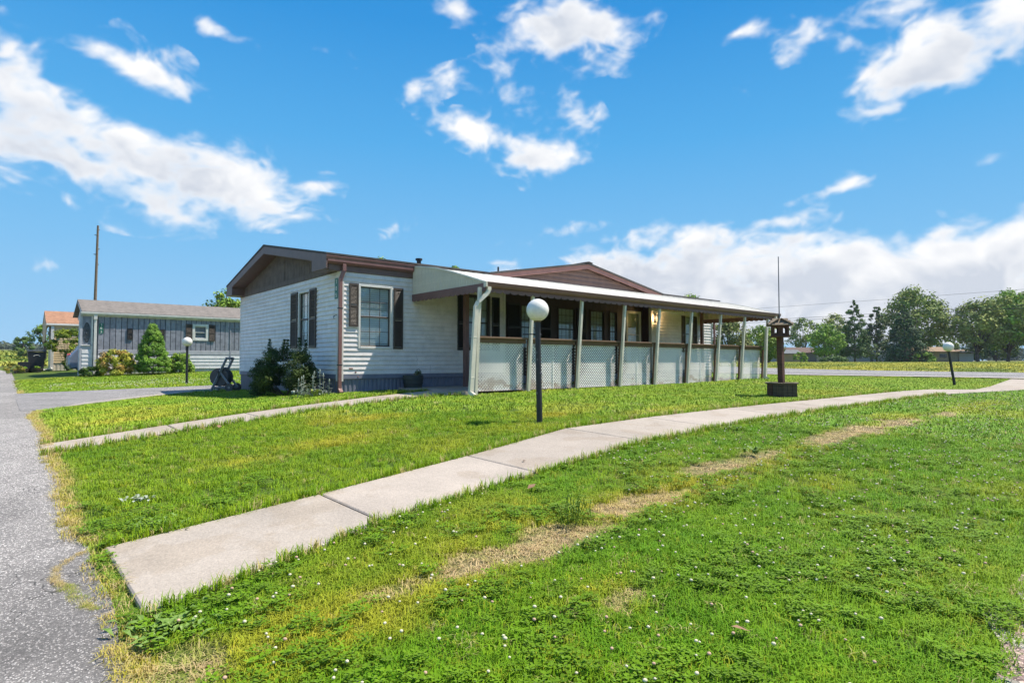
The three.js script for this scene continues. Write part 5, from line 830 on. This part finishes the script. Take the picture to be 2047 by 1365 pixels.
// ---------------------------------------------------------------- neighbour 103: grey panelled home with white lower siding
const roofTan = mat('grey tan shingle', 0.24, 0.21, 0.185, { map: weathered, bump: coarse, bumpScale: 0.01, rough: 0.95 });
{
  const Z = -22.17, X0 = -2.84, X1 = 17, g = thing('panelled_home', 'grey vertical panelled mobile home with white lower siding and house number 103', 'mobile home', [7, 0.8, -24.4]);
  const grey = mat('grey blue panel', 0.30, 0.31, 0.37, { map: weathered, rough: 0.7 }), greyB = mat('grey blue panel pale', 0.34, 0.35, 0.41, { map: weathered, rough: 0.7 }), whiteS = mat('white lap siding', 0.76, 0.75, 0.76, { rough: 0.5 }), greyTrim = mat('pale grey band', 0.50, 0.50, 0.55);
  part('wall', bx(-2.40, X1, 0.45, 3.72, Z - 4.3, Z - 0.10), grey, g);
  const win = [1.92, 2.69, 2.52, 3.38], win2 = [-1.05, -0.05, 2.35, 3.15], porch = [-2.62, -2.42, 2.0, 3.5];
  // street corner bay with the oval glass, then boards
  for (let x = -2.12, i = 0; x < X1 - 0.1; x += 0.235, i++) { const a = x, b = x + 0.209; for (const [y0, y1] of spans(2.0, 3.60, win[0] < b - 0.01 && win[1] > a + 0.01 ? [[win[2], win[3]]] : [])) part('wall_board', bx(a, b, y0, y1, Z - 0.09, Z + ((i * 7) % 3) * 0.002), i % 3 ? grey : greyB, g); }
  part('ledger', cbx(-2.12, X1, 1.78, 1.995, Z - 0.08, Z + 0.02), greyTrim, g);
  for (let i = 0; i < 4; i++) part('siding_plank', slabX([[Z - 0.06, 1.08 + i * 0.172], [Z + 0.024, 1.08 + i * 0.172], [Z + 0.004, 1.08 + (i + 1) * 0.172 - 0.004], [Z - 0.06, 1.08 + (i + 1) * 0.172 - 0.004]], -2.12, X1), whiteS, g);
  part('skirting', corrugated('x', Z - 0.03, -2.6, X1, 0.5, 1.08, 0.2, 0.012), mat('pale skirting', 0.62, 0.62, 0.64), g);
  part('corner_post', cbx(-2.84, -2.74, 0.75, 3.66, Z - 0.10, Z), greyTrim, g); part('corner_post', cbx(-2.40, -2.33, 0.75, 3.66, Z - 0.05, Z + 0.03), M.trimWhite, g);
  part('wall_panel', bx(-2.74, -2.40, 3.42, 3.62, Z - 0.08, Z - 0.01), grey, g); part('wall_panel', bx(-2.74, -2.40, 2.0, 2.17, Z - 0.08, Z - 0.01), greyTrim, g); part('sill_trim', cbx(-2.78, -2.36, 2.17, 2.21, Z - 0.04, Z + 0.03), M.trimWhite, g);
  for (let i = 0; i < 6; i++) part('siding_plank', slabX([[Z - 0.06, 0.9 + i * 0.183], [Z + 0.012, 0.9 + i * 0.183], [Z - 0.008, 0.9 + (i + 1) * 0.183 - 0.004], [Z - 0.06, 0.9 + (i + 1) * 0.183 - 0.004]], -2.74, -2.40), whiteS, g);
  const d = part('glazed_panel', bx(-2.735, -2.405, 2.215, 3.415, Z - 0.07, Z - 0.02), greyB, g);
  part('oval_glass', metric(new THREE.CylinderGeometry(1, 1, 0.012, 32).rotateX(Math.PI / 2).scale(0.12, 0.44, 1).translate(-2.57, 2.80, Z - 0.015)), mat('leaded glass', 0.10, 0.11, 0.13, { rough: 0.15 }), d);
  const sc = []; for (const [dx, dy, r] of [[0, 0.28, 0.05], [0, -0.28, 0.05], [-0.04, 0.12, 0.04], [0.04, 0.12, 0.04], [-0.04, -0.12, 0.04], [0.04, -0.12, 0.04], [0, 0, 0.06]]) sc.push(metric(new THREE.TorusGeometry(r, 0.008, 6, 18).translate(-2.57 + dx, 2.80 + dy, Z - 0.004))); sc.push(metric(new THREE.TorusGeometry(1, 0.06, 6, 36).scale(0.125, 0.445, 0.12).translate(-2.57, 2.80, Z - 0.006))); part('iron_scroll', join(sc), M.shutterBlack, d);
  windowIn(g, 'x', Z, ...win, { frame: M.trimWhite, fw: 0.12, cols: 1, rows: [1, 1], muntin: M.trimWhite, sash: M.trimWhite, closed: 0.0, blind: false });
  shutter(g, 'x', Z, 1.61, 1.91, 2.50, 3.37, M.shutter); shutter(g, 'x', Z, 2.70, 3.00, 2.50, 3.37, M.shutter);
  shutter(g, 'x', Z, -0.95, -0.72, 2.5, 3.05, M.shutterBlack); shutter(g, 'x', Z, 0.42, 0.65, 2.5, 3.05, M.shutterBlack);
  part('side_door', join([cbx(3.74, 3.80, 1.28, 3.28, Z + 0.004, Z + 0.03), cbx(3.80, 4.6, 3.22, 3.28, Z + 0.004, Z + 0.03)]), greyB, g);
  numberPlate(g, '103', onX(-2.01, 3.01, Z + 0.012, 0.17, 0.50));
  part('fascia_board', cbx(X0, X1 + 0.2, 3.56, 3.74, Z + 0.02, Z + 0.05), mat('cream fascia', 0.62, 0.58, 0.48), g);
  part('gutter', slabX([[Z + 0.052, 3.63], [Z + 0.13, 3.63], [Z + 0.17, 3.70], [Z + 0.17, 3.765], [Z + 0.155, 3.765], [Z + 0.15, 3.70], [Z + 0.12, 3.645], [Z + 0.07, 3.645], [Z + 0.07, 3.765], [Z + 0.052, 3.765]], X0 + 0.02, X1 + 0.2), M.trimWhite, g);
  part('downspout', join([cbx(-2.32, -2.18, 3.42, 3.66, Z + 0.05, Z + 0.14), cbx(-2.30, -2.19, 0.82, 3.45, Z + 0.03, Z + 0.10)]), M.trimWhite, g);
  const rf = part('roof', join([slabX([[Z + 0.10, 3.74], [Z + 0.10, 3.79], [Z - 2.2, 4.53], [Z - 2.2, 4.47]], X0 + 0.05, X1 + 0.2), slabX([[Z - 2.2, 4.47], [Z - 2.2, 4.53], [Z - 4.6, 3.79], [Z - 4.6, 3.74]], X0 + 0.05, X1 + 0.2)]), roofTan, g);
  part('gable_end', slabX([[Z, 3.62], [Z - 2.2, 4.45], [Z - 4.4, 3.62]], -2.60, -2.52), greyTrim, g); part('rake_board', slabX([[Z + 0.10, 3.735], [Z - 2.2, 4.465], [Z - 2.2, 4.32], [Z + 0.10, 3.56]], X0 + 0.055, X0 + 0.095), greyTrim, g);
  part('end_wall', bx(-2.46, -2.405, 0.7, 3.62, Z - 4.3, Z - 0.101), greyTrim, g); part('bay_side', bx(X0, X0 + 0.05, 0.7, 3.6, Z - 0.55, Z - 0.101), greyTrim, g); part('bay_back', bx(X0 + 0.05, -2.47, 0.7, 3.6, Z - 0.55, Z - 0.5), greyTrim, g);
}
// ---------------------------------------------------------------- neighbour 101: tan sided home
{
  const Z = -34.27, X0 = -3.24, X1 = 14, g = thing('tan_home', 'tan lap sided mobile home with brown shingle roof and house number 101', 'mobile home', [5, 0.85, -36.4]);
  const tan = mat('tan siding', 0.72, 0.55, 0.33, { rough: 0.5 }), roofB = mat('orange brown shingle', 0.42, 0.22, 0.13, { map: weathered, bump: coarse, bumpScale: 0.01, rough: 0.95 });
  part('wall', bx(X0 + 0.05, X1, 0.6, 3.7, Z - 4.2, Z - 0.05), M.sheathing, g);
  for (let i = 0; i < 16; i++) part('siding_plank', slabX([[Z - 0.05, 1.36 + i * 0.144], [Z + 0.02, 1.36 + i * 0.144], [Z + 0.002, 1.36 + (i + 1) * 0.144 - 0.004], [Z - 0.05, 1.36 + (i + 1) * 0.144 - 0.004]], X0 + 0.05, X1), tan, g);
  part('skirting', corrugated('x', Z - 0.02, X0, X1, 0.6, 1.36, 0.2, 0.012), mat('pale tan skirting', 0.62, 0.55, 0.45), g); part('end_wall', bx(X0, X0 + 0.05, 0.7, 3.7, Z - 4.2, Z - 0.05), tan, g);
  numberPlate(g, '101', onX(-2.97, 3.04, Z + 0.026, 0.15, 0.44));
  part('downspout', cbx(-3.34, -3.18, 0.95, 3.62, Z + 0.03, Z + 0.12), M.trimWhite, g); part('downspout', beam(V(-3.26, 1.0, Z + 0.08), V(-4.0, T(-4.0, Z + 1.2) + 0.06, Z + 1.2), 0.12, 0.09), M.trimWhite, g);
  part('gutter', cbx(X0 - 0.35, X1, 3.66, 3.78, Z + 0.06, Z + 0.18, 0.02), M.trimWhite, g); part('soffit', bx(X0 - 0.35, X1, 3.62, 3.66, Z - 0.2, Z + 0.10), tan, g);
  part('roof', join([slabX([[Z + 0.12, 3.76], [Z + 0.12, 3.82], [Z - 2.2, 4.70], [Z - 2.2, 4.64]], X0 - 0.35, X1), slabX([[Z - 2.2, 4.64], [Z - 2.2, 4.70], [Z - 4.5, 3.82], [Z - 4.5, 3.76]], X0 - 0.35, X1)]), roofB, g);
  part('gable_end', slabX([[Z, 3.6], [Z - 2.2, 4.62], [Z - 4.3, 3.6]], X0 - 0.01, X0 + 0.04), tan, g); part('eave_box', slabX([[Z + 0.12, 3.74], [Z - 2.2, 4.63], [Z - 4.4, 3.74], [Z - 4.2, 2.75], [Z - 1.2, 2.75]], X0 - 0.33, X0 - 0.28), mat('tan soffit', 0.55, 0.40, 0.24), g);
}
// wheelie bin, crates and tubs by the tan home
{
  const x = -4.02, z = -33.6, y = T(x, z), g = thing('wheelie_bin', 'tall black wheelie bin with a lid beside the tan home', 'bin', [x, y, z]), blk = mat('black bin plastic', 0.018, 0.018, 0.022, { rough: 0.45 });
  const s = new THREE.Shape([[-0.30, 0.1], [0.30, 0.1], [0.40, 1.15], [-0.40, 1.15]].map((p) => new THREE.Vector2(...p)));
  part('body', metric(new THREE.ExtrudeGeometry(s, { depth: 0.64, bevelEnabled: true, bevelSize: 0.03, bevelThickness: 0.03, bevelSegments: 2 }).translate(x, y, z - 0.32)), blk, g);
  part('lid', metric(new THREE.CylinderGeometry(0.45, 0.45, 0.9, 20, 1, false, 0, Math.PI).rotateZ(Math.PI / 2).rotateY(0).scale(1, 0.22, 0.9).translate(x, y + 1.20, z)), blk, g);
  part('emblem', metric(new THREE.TorusGeometry(0.14, 0.02, 6, 20, Math.PI).scale(1, 0.5, 1).translate(x, y + 0.92, z + 0.36)), M.trimWhite, g);
  for (const dx of [-0.27, 0.27]) part('wheel', metric(rod(V(x + dx - 0.04, y + 0.12, z - 0.3), V(x + dx + 0.04, y + 0.12, z - 0.3), 0.12, 0.12, 16)), blk, g);
  const box = (label, bx0, bz0, w, h, d) => { const yy = T(bx0, bz0), b = thing('planter_crate', label, 'crate', [bx0, yy, bz0]); part('box', join([cbx(bx0 - w, bx0 + w, yy, yy + h, bz0 + d - 0.03, bz0 + d), cbx(bx0 - w, bx0 + w, yy, yy + h, bz0 - d, bz0 - d + 0.03), cbx(bx0 - w, bx0 - w + 0.03, yy, yy + h, bz0 - d + 0.03, bz0 + d - 0.03), cbx(bx0 + w - 0.03, bx0 + w, yy, yy + h, bz0 - d + 0.03, bz0 + d - 0.03)]), blk, b); part('soil', bx(bx0 - w + 0.03, bx0 + w - 0.03, yy + h * 0.6, yy + h * 0.75, bz0 - d + 0.03, bz0 + d - 0.03), mats['potting soil'], b); };
  box('tall square black crate beside the wheelie bin', -4.62, -33.0, 0.27, 0.62, 0.25);
  const tub = (label, tx, tz, r) => { const yy = T(tx, tz), b = thing('plant_tub', label, 'planter', [tx, yy, tz]), R = RNG(tx * -91 | 0); part('tub', metric(new THREE.CylinderGeometry(r, r * 0.85, 0.26, 20, 1, true).translate(tx, yy + 0.13, tz)), blk, b); part('soil', metric(new THREE.CylinderGeometry(r * 0.98, r * 0.98, 0.02, 20).translate(tx, yy + 0.2, tz)), mats['potting soil'], b); part('plant', leafMesh([0, 1, 2, 3].map(() => ({ x: tx + (R() - 0.5) * r, y: yy + 0.28, z: tz + (R() - 0.5) * r, r: 0.12 })), 26, 0.05, G_BRIGHT, R), leafMat, b); };
  tub('low round black tub of seedlings on the grass before the crate', -4.75, -32.0, 0.36); tub('low round black tub of green plants before the wheelie bin', -4.12, -32.2, 0.34);
  shrub('verge_weeds', 'dry yellow weeds at the street edge before the tan home', -5.1, -30.6, 0.45, 0.55, { tones: [[0.34, 0.30, 0.06], [0.22, 0.27, 0.04]], per: 40, clumps: 16, leaf: 0.05, seed: 30, category: 'weeds' });
}
// ---------------------------------------------------------------- silver car parked between the neighbours, its back to the street
{
  const x = -2.3, z = -28.2, y = T(x, z), g = thing('parked_car', 'silver blue hatchback parked between the two neighbouring homes', 'car', [x, y, z]), paint = mat('silver blue paint', 0.30, 0.34, 0.42, { map: null, bump: null, rough: 0.25, metalness: 0.5 });
  const s = new THREE.Shape(); [[-0.55, 0.28], [-0.62, 0.45], [-0.60, 0.82], [-0.50, 0.98], [-0.12, 1.42], [0.25, 1.50], [1.5, 1.47], [2.15, 1.02], [3.0, 0.90], [3.35, 0.70], [3.38, 0.35], [3.2, 0.26]].forEach((p, i) => i ? s.lineTo(...p) : s.moveTo(...p));
  part('body', metric(new THREE.ExtrudeGeometry(s, { depth: 1.5, bevelEnabled: true, bevelSize: 0.09, bevelThickness: 0.10, bevelSegments: 3 }).translate(x + 0.1, y, z - 0.75)), paint, g);
  const glass = mat('car glass', 0.02, 0.025, 0.03, { map: null, bump: null, rough: 0.06 });
  const sw = new THREE.Shape([[-0.05, 1.02], [0.10, 1.36], [1.45, 1.38], [1.95, 1.02]].map((p) => new THREE.Vector2(...p)));
  for (const dz of [-0.862, 0.848]) part('side_window', metric(new THREE.ExtrudeGeometry(sw, { depth: 0.014, bevelEnabled: false }).translate(x + 0.1, y, z + dz)), glass, g);
  part('rear_window', beam(V(x - 0.46, y + 1.02, z), V(x - 0.10, y + 1.42, z), 0.05, 1.3), glass, g);
  for (const dz of [-0.62, 0.62]) part('tail_light', metric(new THREE.SphereGeometry(0.13, 12, 8).scale(0.5, 1.2, 0.9).translate(x - 0.53, y + 0.88, z + dz)), mat('red lamp plastic', 0.45, 0.03, 0.02, { rough: 0.2 }), g);
  for (const dx of [0.05, 2.65]) for (const dz of [-0.80, 0.80]) { const w = part('wheel', metric(new THREE.TorusGeometry(0.23, 0.085, 10, 24).translate(x + 0.1 + dx, y + 0.31, z + dz)), M.shutterBlack, g); part('rim', metric(rod(V(x + 0.1 + dx, y + 0.31, z + dz - 0.06), V(x + 0.1 + dx, y + 0.31, z + dz + 0.06), 0.19, 0.19, 18)), paint, w); }
  part('bumper', cbx(x - 0.60, x - 0.45, y + 0.30, y + 0.48, z - 0.78, z + 0.78, 0.05), paint, g);
}
// ---------------------------------------------------------------- utility pole behind the neighbour
{
  const x = -0.3, z = -43.6, y = T(x, z), g = thing('utility_pole', 'bare weathered wooden utility pole rising behind the grey panelled home', 'utility pole', [x, y, z]), m = mat('pole timber', 0.30, 0.24, 0.18, { map: woodGrain, rough: 0.95 });
  part('shaft', metric(rod(V(x, y - 0.5, z), V(x + 0.12, 11.95, z + 0.1), 0.14, 0.07, 14)), m, g);
  for (const [h, dx] of [[11.6, 0.12], [10.1, 0.14], [8.9, 0.12], [9.7, -0.1], [11.2, -0.08]]) part('bolt_peg', metric(rod(V(x + 0.06, h, z), V(x + 0.06 + dx * 1.4, h + 0.04, z + 0.12 * Math.sign(dx)), 0.035, 0.03, 6)), bark, g);
}
// power lines beside the road
[[7.15, 0.010, 'topmost thin power line running along the road'], [5.92, 0.017, 'middle power cable of the pair along the road'], [5.72, 0.017, 'lowest power cable of the pair along the road']].forEach(([h, r, label], i) => {
  const pts = []; for (let k = 0; k <= 24; k++) { const z = 60 - k * 6.2; pts.push(V(55 + i * 0.2, h + 0.55 * ((k / 12 - 1) ** 2) - 0.1 - (z < -6 ? 0 : 0), z)); }
  const t = thing('power_line', label, 'cable', [55, h, -15]); part('cable', metric(tube(pts, r, 60, 5)), M.shutterBlack, t);
});
// ---------------------------------------------------------------- houses across the field
function farHouse(name, label, a, b, depth, y0, eave, ridge, wallM, roofM, o = {}) {       // a, b: the two front corners [x, z]
  const d = V(b[0] - a[0], 0, b[1] - a[1]), L = d.length(), ang = -Math.atan2(d.z, d.x), g = thing(name, label, 'house', [a[0], y0, a[1]]); g.rotation.y = ang;
  const P = (n, geo, m, p = g) => { const q = shade(new THREE.Mesh(metric(geo), m)); q.name = n; p.add(q); return q; };
  P('wall', new THREE.BoxGeometry(L, eave + 0.6, depth).translate(L / 2, (eave - 0.6) / 2, -depth / 2), wallM);
  const s = new THREE.Shape([[0.5, eave - 0.1], [-depth / 2, ridge], [-depth - 0.5, eave - 0.1], [-depth - 0.5, eave + 0.06], [-depth / 2, ridge + 0.18], [0.5, eave + 0.06]].map((p) => new THREE.Vector2(-p[0], p[1])));
  P('roof', new THREE.ExtrudeGeometry(s, { depth: L + 0.8, bevelEnabled: false }).rotateY(Math.PI / 2).translate(-0.4, 0, 0), roofM);
  P('gable_end', new THREE.ExtrudeGeometry(new THREE.Shape([[0, eave], [depth / 2, ridge], [depth, eave]].map((p) => new THREE.Vector2(...p))), { depth: L, bevelEnabled: false }).rotateY(Math.PI / 2).translate(0, 0, 0), o.gable || wallM);
  for (const [x0, x1, h0, h1, kind] of o.openings || []) { const dark = kind === 'door' ? o.doorM || M.white : M.winGlass, f = P(kind || 'window', new THREE.BoxGeometry(x1 - x0, h1 - h0, 0.06).translate((x0 + x1) / 2, (h0 + h1) / 2, 0.03), dark); P('frame', new THREE.BoxGeometry(x1 - x0 + 0.2, 0.12, 0.1).translate((x0 + x1) / 2, h1 + 0.06, 0.04), M.trimWhite, f); }
  return g;
}
M.winGlass = mat('house window', 0.05, 0.06, 0.07, { map: null, bump: null, rough: 0.08 });
const beige = mat('beige brick', 0.42, 0.38, 0.31, { map: weathered, rough: 0.9 }), pale = mat('pale render', 0.60, 0.58, 0.54, { rough: 0.9 }), brownRoof = mat('brown far roof', 0.17, 0.115, 0.095, { map: weathered, rough: 0.95 }), tanRoof = mat('tan far roof', 0.36, 0.25, 0.16, { map: weathered, rough: 0.95 }), slateRoof = mat('slate far roof', 0.20, 0.21, 0.22, { map: weathered, rough: 0.95 }), tanWall = mat('tan far wall', 0.46, 0.36, 0.22, { rough: 0.9 }), greyWall = mat('grey far wall', 0.22, 0.23, 0.25, { rough: 0.9 });
farHouse('garage', 'small grey garage with a wide pale door across the road', [126.1, -53.0], [129.0, -50.5], 5, 1.25, 2.2, 3.1, greyWall, slateRoof, { openings: [[0.5, 2.9, 0, 1.95, 'door']], doorM: mat('pale blue door', 0.55, 0.60, 0.72) });
farHouse('outbuilding', 'low tan outbuilding with a shallow grey roof beside the garage', [125.2, -49.8], [128.3, -47.1], 4, 1.27, 2.0, 2.7, tanWall, slateRoof, {});
farHouse('brown_roof_house', 'far grey house with brown roof behind the tan outbuilding', [133.0, -53.6], [139.4, -48.2], 7, 1.35, 2.2, 3.4, greyWall, brownRoof, { gable: pale, openings: [[2, 3.4, 0.8, 1.7]] });
farHouse('gabled_house', 'far pale house gable beside the brown roofed house', [138.4, -49.1], [140.6, -47.2], 7, 1.35, 2.3, 3.3, pale, brownRoof, {});
farHouse('white_house', 'long low white house half hidden behind dark evergreens', [140.4, -40.8], [148.6, -33.9], 8, 1.38, 2.3, 3.3, pale, slateRoof, { openings: [[4.0, 4.7, 0, 1.9, 'door'], [7.6, 8.6, 0.2, 1.8], [1.0, 2.0, 0.8, 1.8]], doorM: M.winGlass });
farHouse('ranch_house', 'far beige ranch house with tan roof seen past the leaning lamp post', [151.6, -31.3], [158.6, -25.4], 8, 1.5, 2.25, 3.25, beige, tanRoof, { openings: [[5.0, 6.6, 0.9, 1.8]] });
farHouse('carport_wing', 'pale side wing joined to the far beige ranch house', [158.8, -25.2], [161.2, -23.1], 6, 1.5, 2.0, 2.6, pale, tanRoof, {});
// ---------------------------------------------------------------- trees across the field and behind the homes
tree('maple_tree', 'airy round tree behind the brown roofed house', 147.5, -54.5, 11.3, 4.6, { tones: G_MID, clumps: 46, per: 60, leaf: 0.26, seed: 11, gap: 0.15, base: 0.2 });
tree('maple_tree', 'bright green maple tree beside the gabled house', 118.2, -37.4, 7.6, 3.7, { tones: G_BRIGHT.concat(G_MAPLE), clumps: 70, per: 80, leaf: 0.2, seed: 12, base: 0.06 });
tree('grey_poplar', 'pale grey green tree rising behind the bright maple', 137.7, -43.1, 11.4, 3.6, { tones: G_SILVER, clumps: 60, per: 70, leaf: 0.22, seed: 13 });
tree('spruce_tree', 'dark pointed spruce beside the bright maple', 126.8, -35.4, 12.6, 3.6, { kind: 'spruce', tones: G_DEEP, clumps: 150, per: 60, leaf: 0.2, seed: 14, base: 0.15 });
tree('pine_tree', 'olive pine tree with a bare lower trunk before the white house', 134.6, -33.9, 11.8, 3.4, { kind: 'spruce', tones: [[0.10, 0.13, 0.035], [0.13, 0.17, 0.045], [0.07, 0.10, 0.03]], clumps: 110, per: 55, leaf: 0.22, seed: 15, base: 0.27, gap: 0.12 });
tree('oak_tree', 'largest round crowned tree behind the dark evergreens', 145.8, -29.7, 16.2, 7.4, { tones: G_MID.concat(G_SILVER), clumps: 120, per: 95, leaf: 0.27, seed: 16, base: 0.14, trunk: 0.4 });
tree('spruce_tree', 'broad dark spruce standing before the largest round tree', 126.5, -26.4, 11.0, 4.4, { kind: 'cone', tones: [[0.05, 0.10, 0.03], [0.065, 0.125, 0.034], [0.04, 0.08, 0.026]], clumps: 170, per: 62, leaf: 0.2, seed: 17, base: 0.09 });
tree('silver_maple', 'grey green silver maple beside the far ranch house wing', 146.2, -19.2, 13.6, 5.4, { tones: G_SILVER, clumps: 100, per: 80, leaf: 0.26, seed: 18, base: 0.1, trunk: 0.4 });
tree('silver_maple', 'tall silver maple behind the row past the ranch house', 166.5, -18.0, 16.4, 6.6, { tones: G_SILVER.concat(G_MAPLE), clumps: 110, per: 80, leaf: 0.28, seed: 19, base: 0.1, trunk: 0.4 });
tree('silver_maple', 'wide yellow green maple at the far end of the tree row', 150.0, -11.3, 15.2, 6.2, { tones: G_SILVER.concat(G_BRIGHT), clumps: 110, per: 80, leaf: 0.27, seed: 20, base: 0.08, trunk: 0.4 });
tree('background_tree', 'low dark tree peeping over the far ranch house roof', 185.4, -35.4, 7.2, 5.0, { tones: G_MID, clumps: 50, per: 70, leaf: 0.3, seed: 21, base: 0.05 });
tree('background_tree', 'dark broad tree filling the gap behind the silver maples', 184.0, -23.5, 9.4, 7.0, { tones: G_DEEP.concat(G_MID), clumps: 70, per: 80, leaf: 0.32, seed: 22, base: 0.02 });
tree('background_tree', 'dark tree mass behind the end of the silver maple row', 178.0, -9.0, 9.6, 7.0, { tones: G_DEEP.concat(G_MID), clumps: 70, per: 80, leaf: 0.32, seed: 29, base: 0.02 });
tree('thicket_tree', 'olive bushy tree seen through the far end of the porch', 51.7, -20.5, 4.9, 2.4, { tones: [[0.17, 0.19, 0.05], [0.11, 0.14, 0.04], [0.21, 0.24, 0.05]], clumps: 90, per: 80, leaf: 0.11, seed: 23, base: 0.02 });
tree('thicket_tree', 'light green bushy tree seen past the porch downspout', 61.9, -22.2, 4.6, 2.6, { tones: G_MAPLE.concat(G_MID), clumps: 80, per: 70, leaf: 0.13, seed: 24, base: 0.02 });
tree('thicket_tree', 'small yellow green tree between the porch end and the birdhouse', 67.5, -24.1, 4.1, 1.7, { tones: G_SILVER.concat(G_MAPLE), clumps: 70, per: 70, leaf: 0.13, seed: 25, base: 0.02 });
tree('backyard_tree', 'slim tree whose tip shows over the middle of the home roof', 10.9, -18.4, 6.7, 0.95, { tones: G_MAPLE, clumps: 90, per: 60, leaf: 0.07, seed: 26, base: 0.45 });
tree('backyard_tree', 'slim tree whose tip shows beside the roof vent', 16.1, -19.2, 6.75, 0.85, { tones: G_MAPLE, clumps: 90, per: 60, leaf: 0.07, seed: 27, base: 0.45 });
tree('backyard_tree', 'round green tree showing over the roof beyond the cross gable', 46.4, -22.3, 7.2, 2.3, { tones: G_MAPLE, clumps: 50, per: 60, leaf: 0.14, seed: 28, base: 0.3 });
tree('backyard_tree', 'leafy green tree behind the grey panelled home beside the white home corner', 8.0, -39.2, 6.3, 1.7, { tones: G_MAPLE, clumps: 60, per: 60, leaf: 0.12, seed: 31, base: 0.25 });
tree('hedgerow_tree', 'thin open tree at the field edge behind the tan home', -1.6, -82.6, 4.6, 1.9, { tones: G_MAPLE.concat(G_DEEP), clumps: 26, per: 50, leaf: 0.14, seed: 32, base: 0.3 });
tree('hedgerow_tree', 'small dark tree at the crop field edge', -3.4, -96.4, 3.4, 1.4, { tones: G_DEEP, clumps: 26, per: 50, leaf: 0.16, seed: 33, base: 0.05 });
shrub('far_shrub', 'small bush before the far tan outbuilding', 108.1, -38.1, 2.0, 1.3, { tones: G_MAPLE, per: 50, clumps: 30, leaf: 0.14, seed: 34, m: farLeaf });
shrub('far_shrub', 'long low dark hedge under the bright maple', 110.8, -33.2, 1.0, 2.2, { tones: G_DEEP, per: 50, clumps: 40, leaf: 0.14, seed: 35, m: farLeaf });
shrub('far_shrub', 'rounded green bush beside the far ranch house', 125.6, -23.2, 1.8, 1.9, { tones: G_MAPLE, per: 60, clumps: 40, leaf: 0.14, seed: 36, m: farLeaf });
shrub('far_shrub', 'red leafed bush beside the far ranch house', 125.3, -24.8, 1.6, 1.2, { tones: [[0.22, 0.08, 0.05], [0.16, 0.07, 0.05]], per: 50, clumps: 30, leaf: 0.14, seed: 37, m: farLeaf });
// the far wood on the horizon: one mass nobody could count
{
  const R = RNG(99), cl = []; for (let i = 0; i < 2300; i++) { const t = R(), a = mix(-64, 72, t) * Math.PI / 180, d = mix(470, 560, R()), dir = Math.atan2(SY, CY) + a, u = EYE.x + Math.sin(dir) * d, z = EYE.z - Math.cos(dir) * d, tall = (a < 0 ? 1.5 + 4 * fbm(a * 14, 2, 4) : 6 + 6 * fbm(a * 14, 2, 4)); cl.push({ x: u, y: T(u, z) + Math.pow(R(), 1.3) * tall, z, r: 2.2 + R() * 1.8 }); }
  const m = shade(new THREE.Mesh(leafMesh(cl, 20, 1.3, [[0.06, 0.09, 0.035], [0.08, 0.11, 0.04], [0.05, 0.075, 0.035]], R), farLeaf)); m.name = 'distant_wood'; m.userData = { kind: 'stuff', label: 'far dark line of woodland on the horizon', category: 'woodland' }; scene.add(m);
}
scene.fog = new THREE.FogExp2(new THREE.Color(0.72, 0.82, 0.95), 0.00022);
renderer.render(scene, camera);
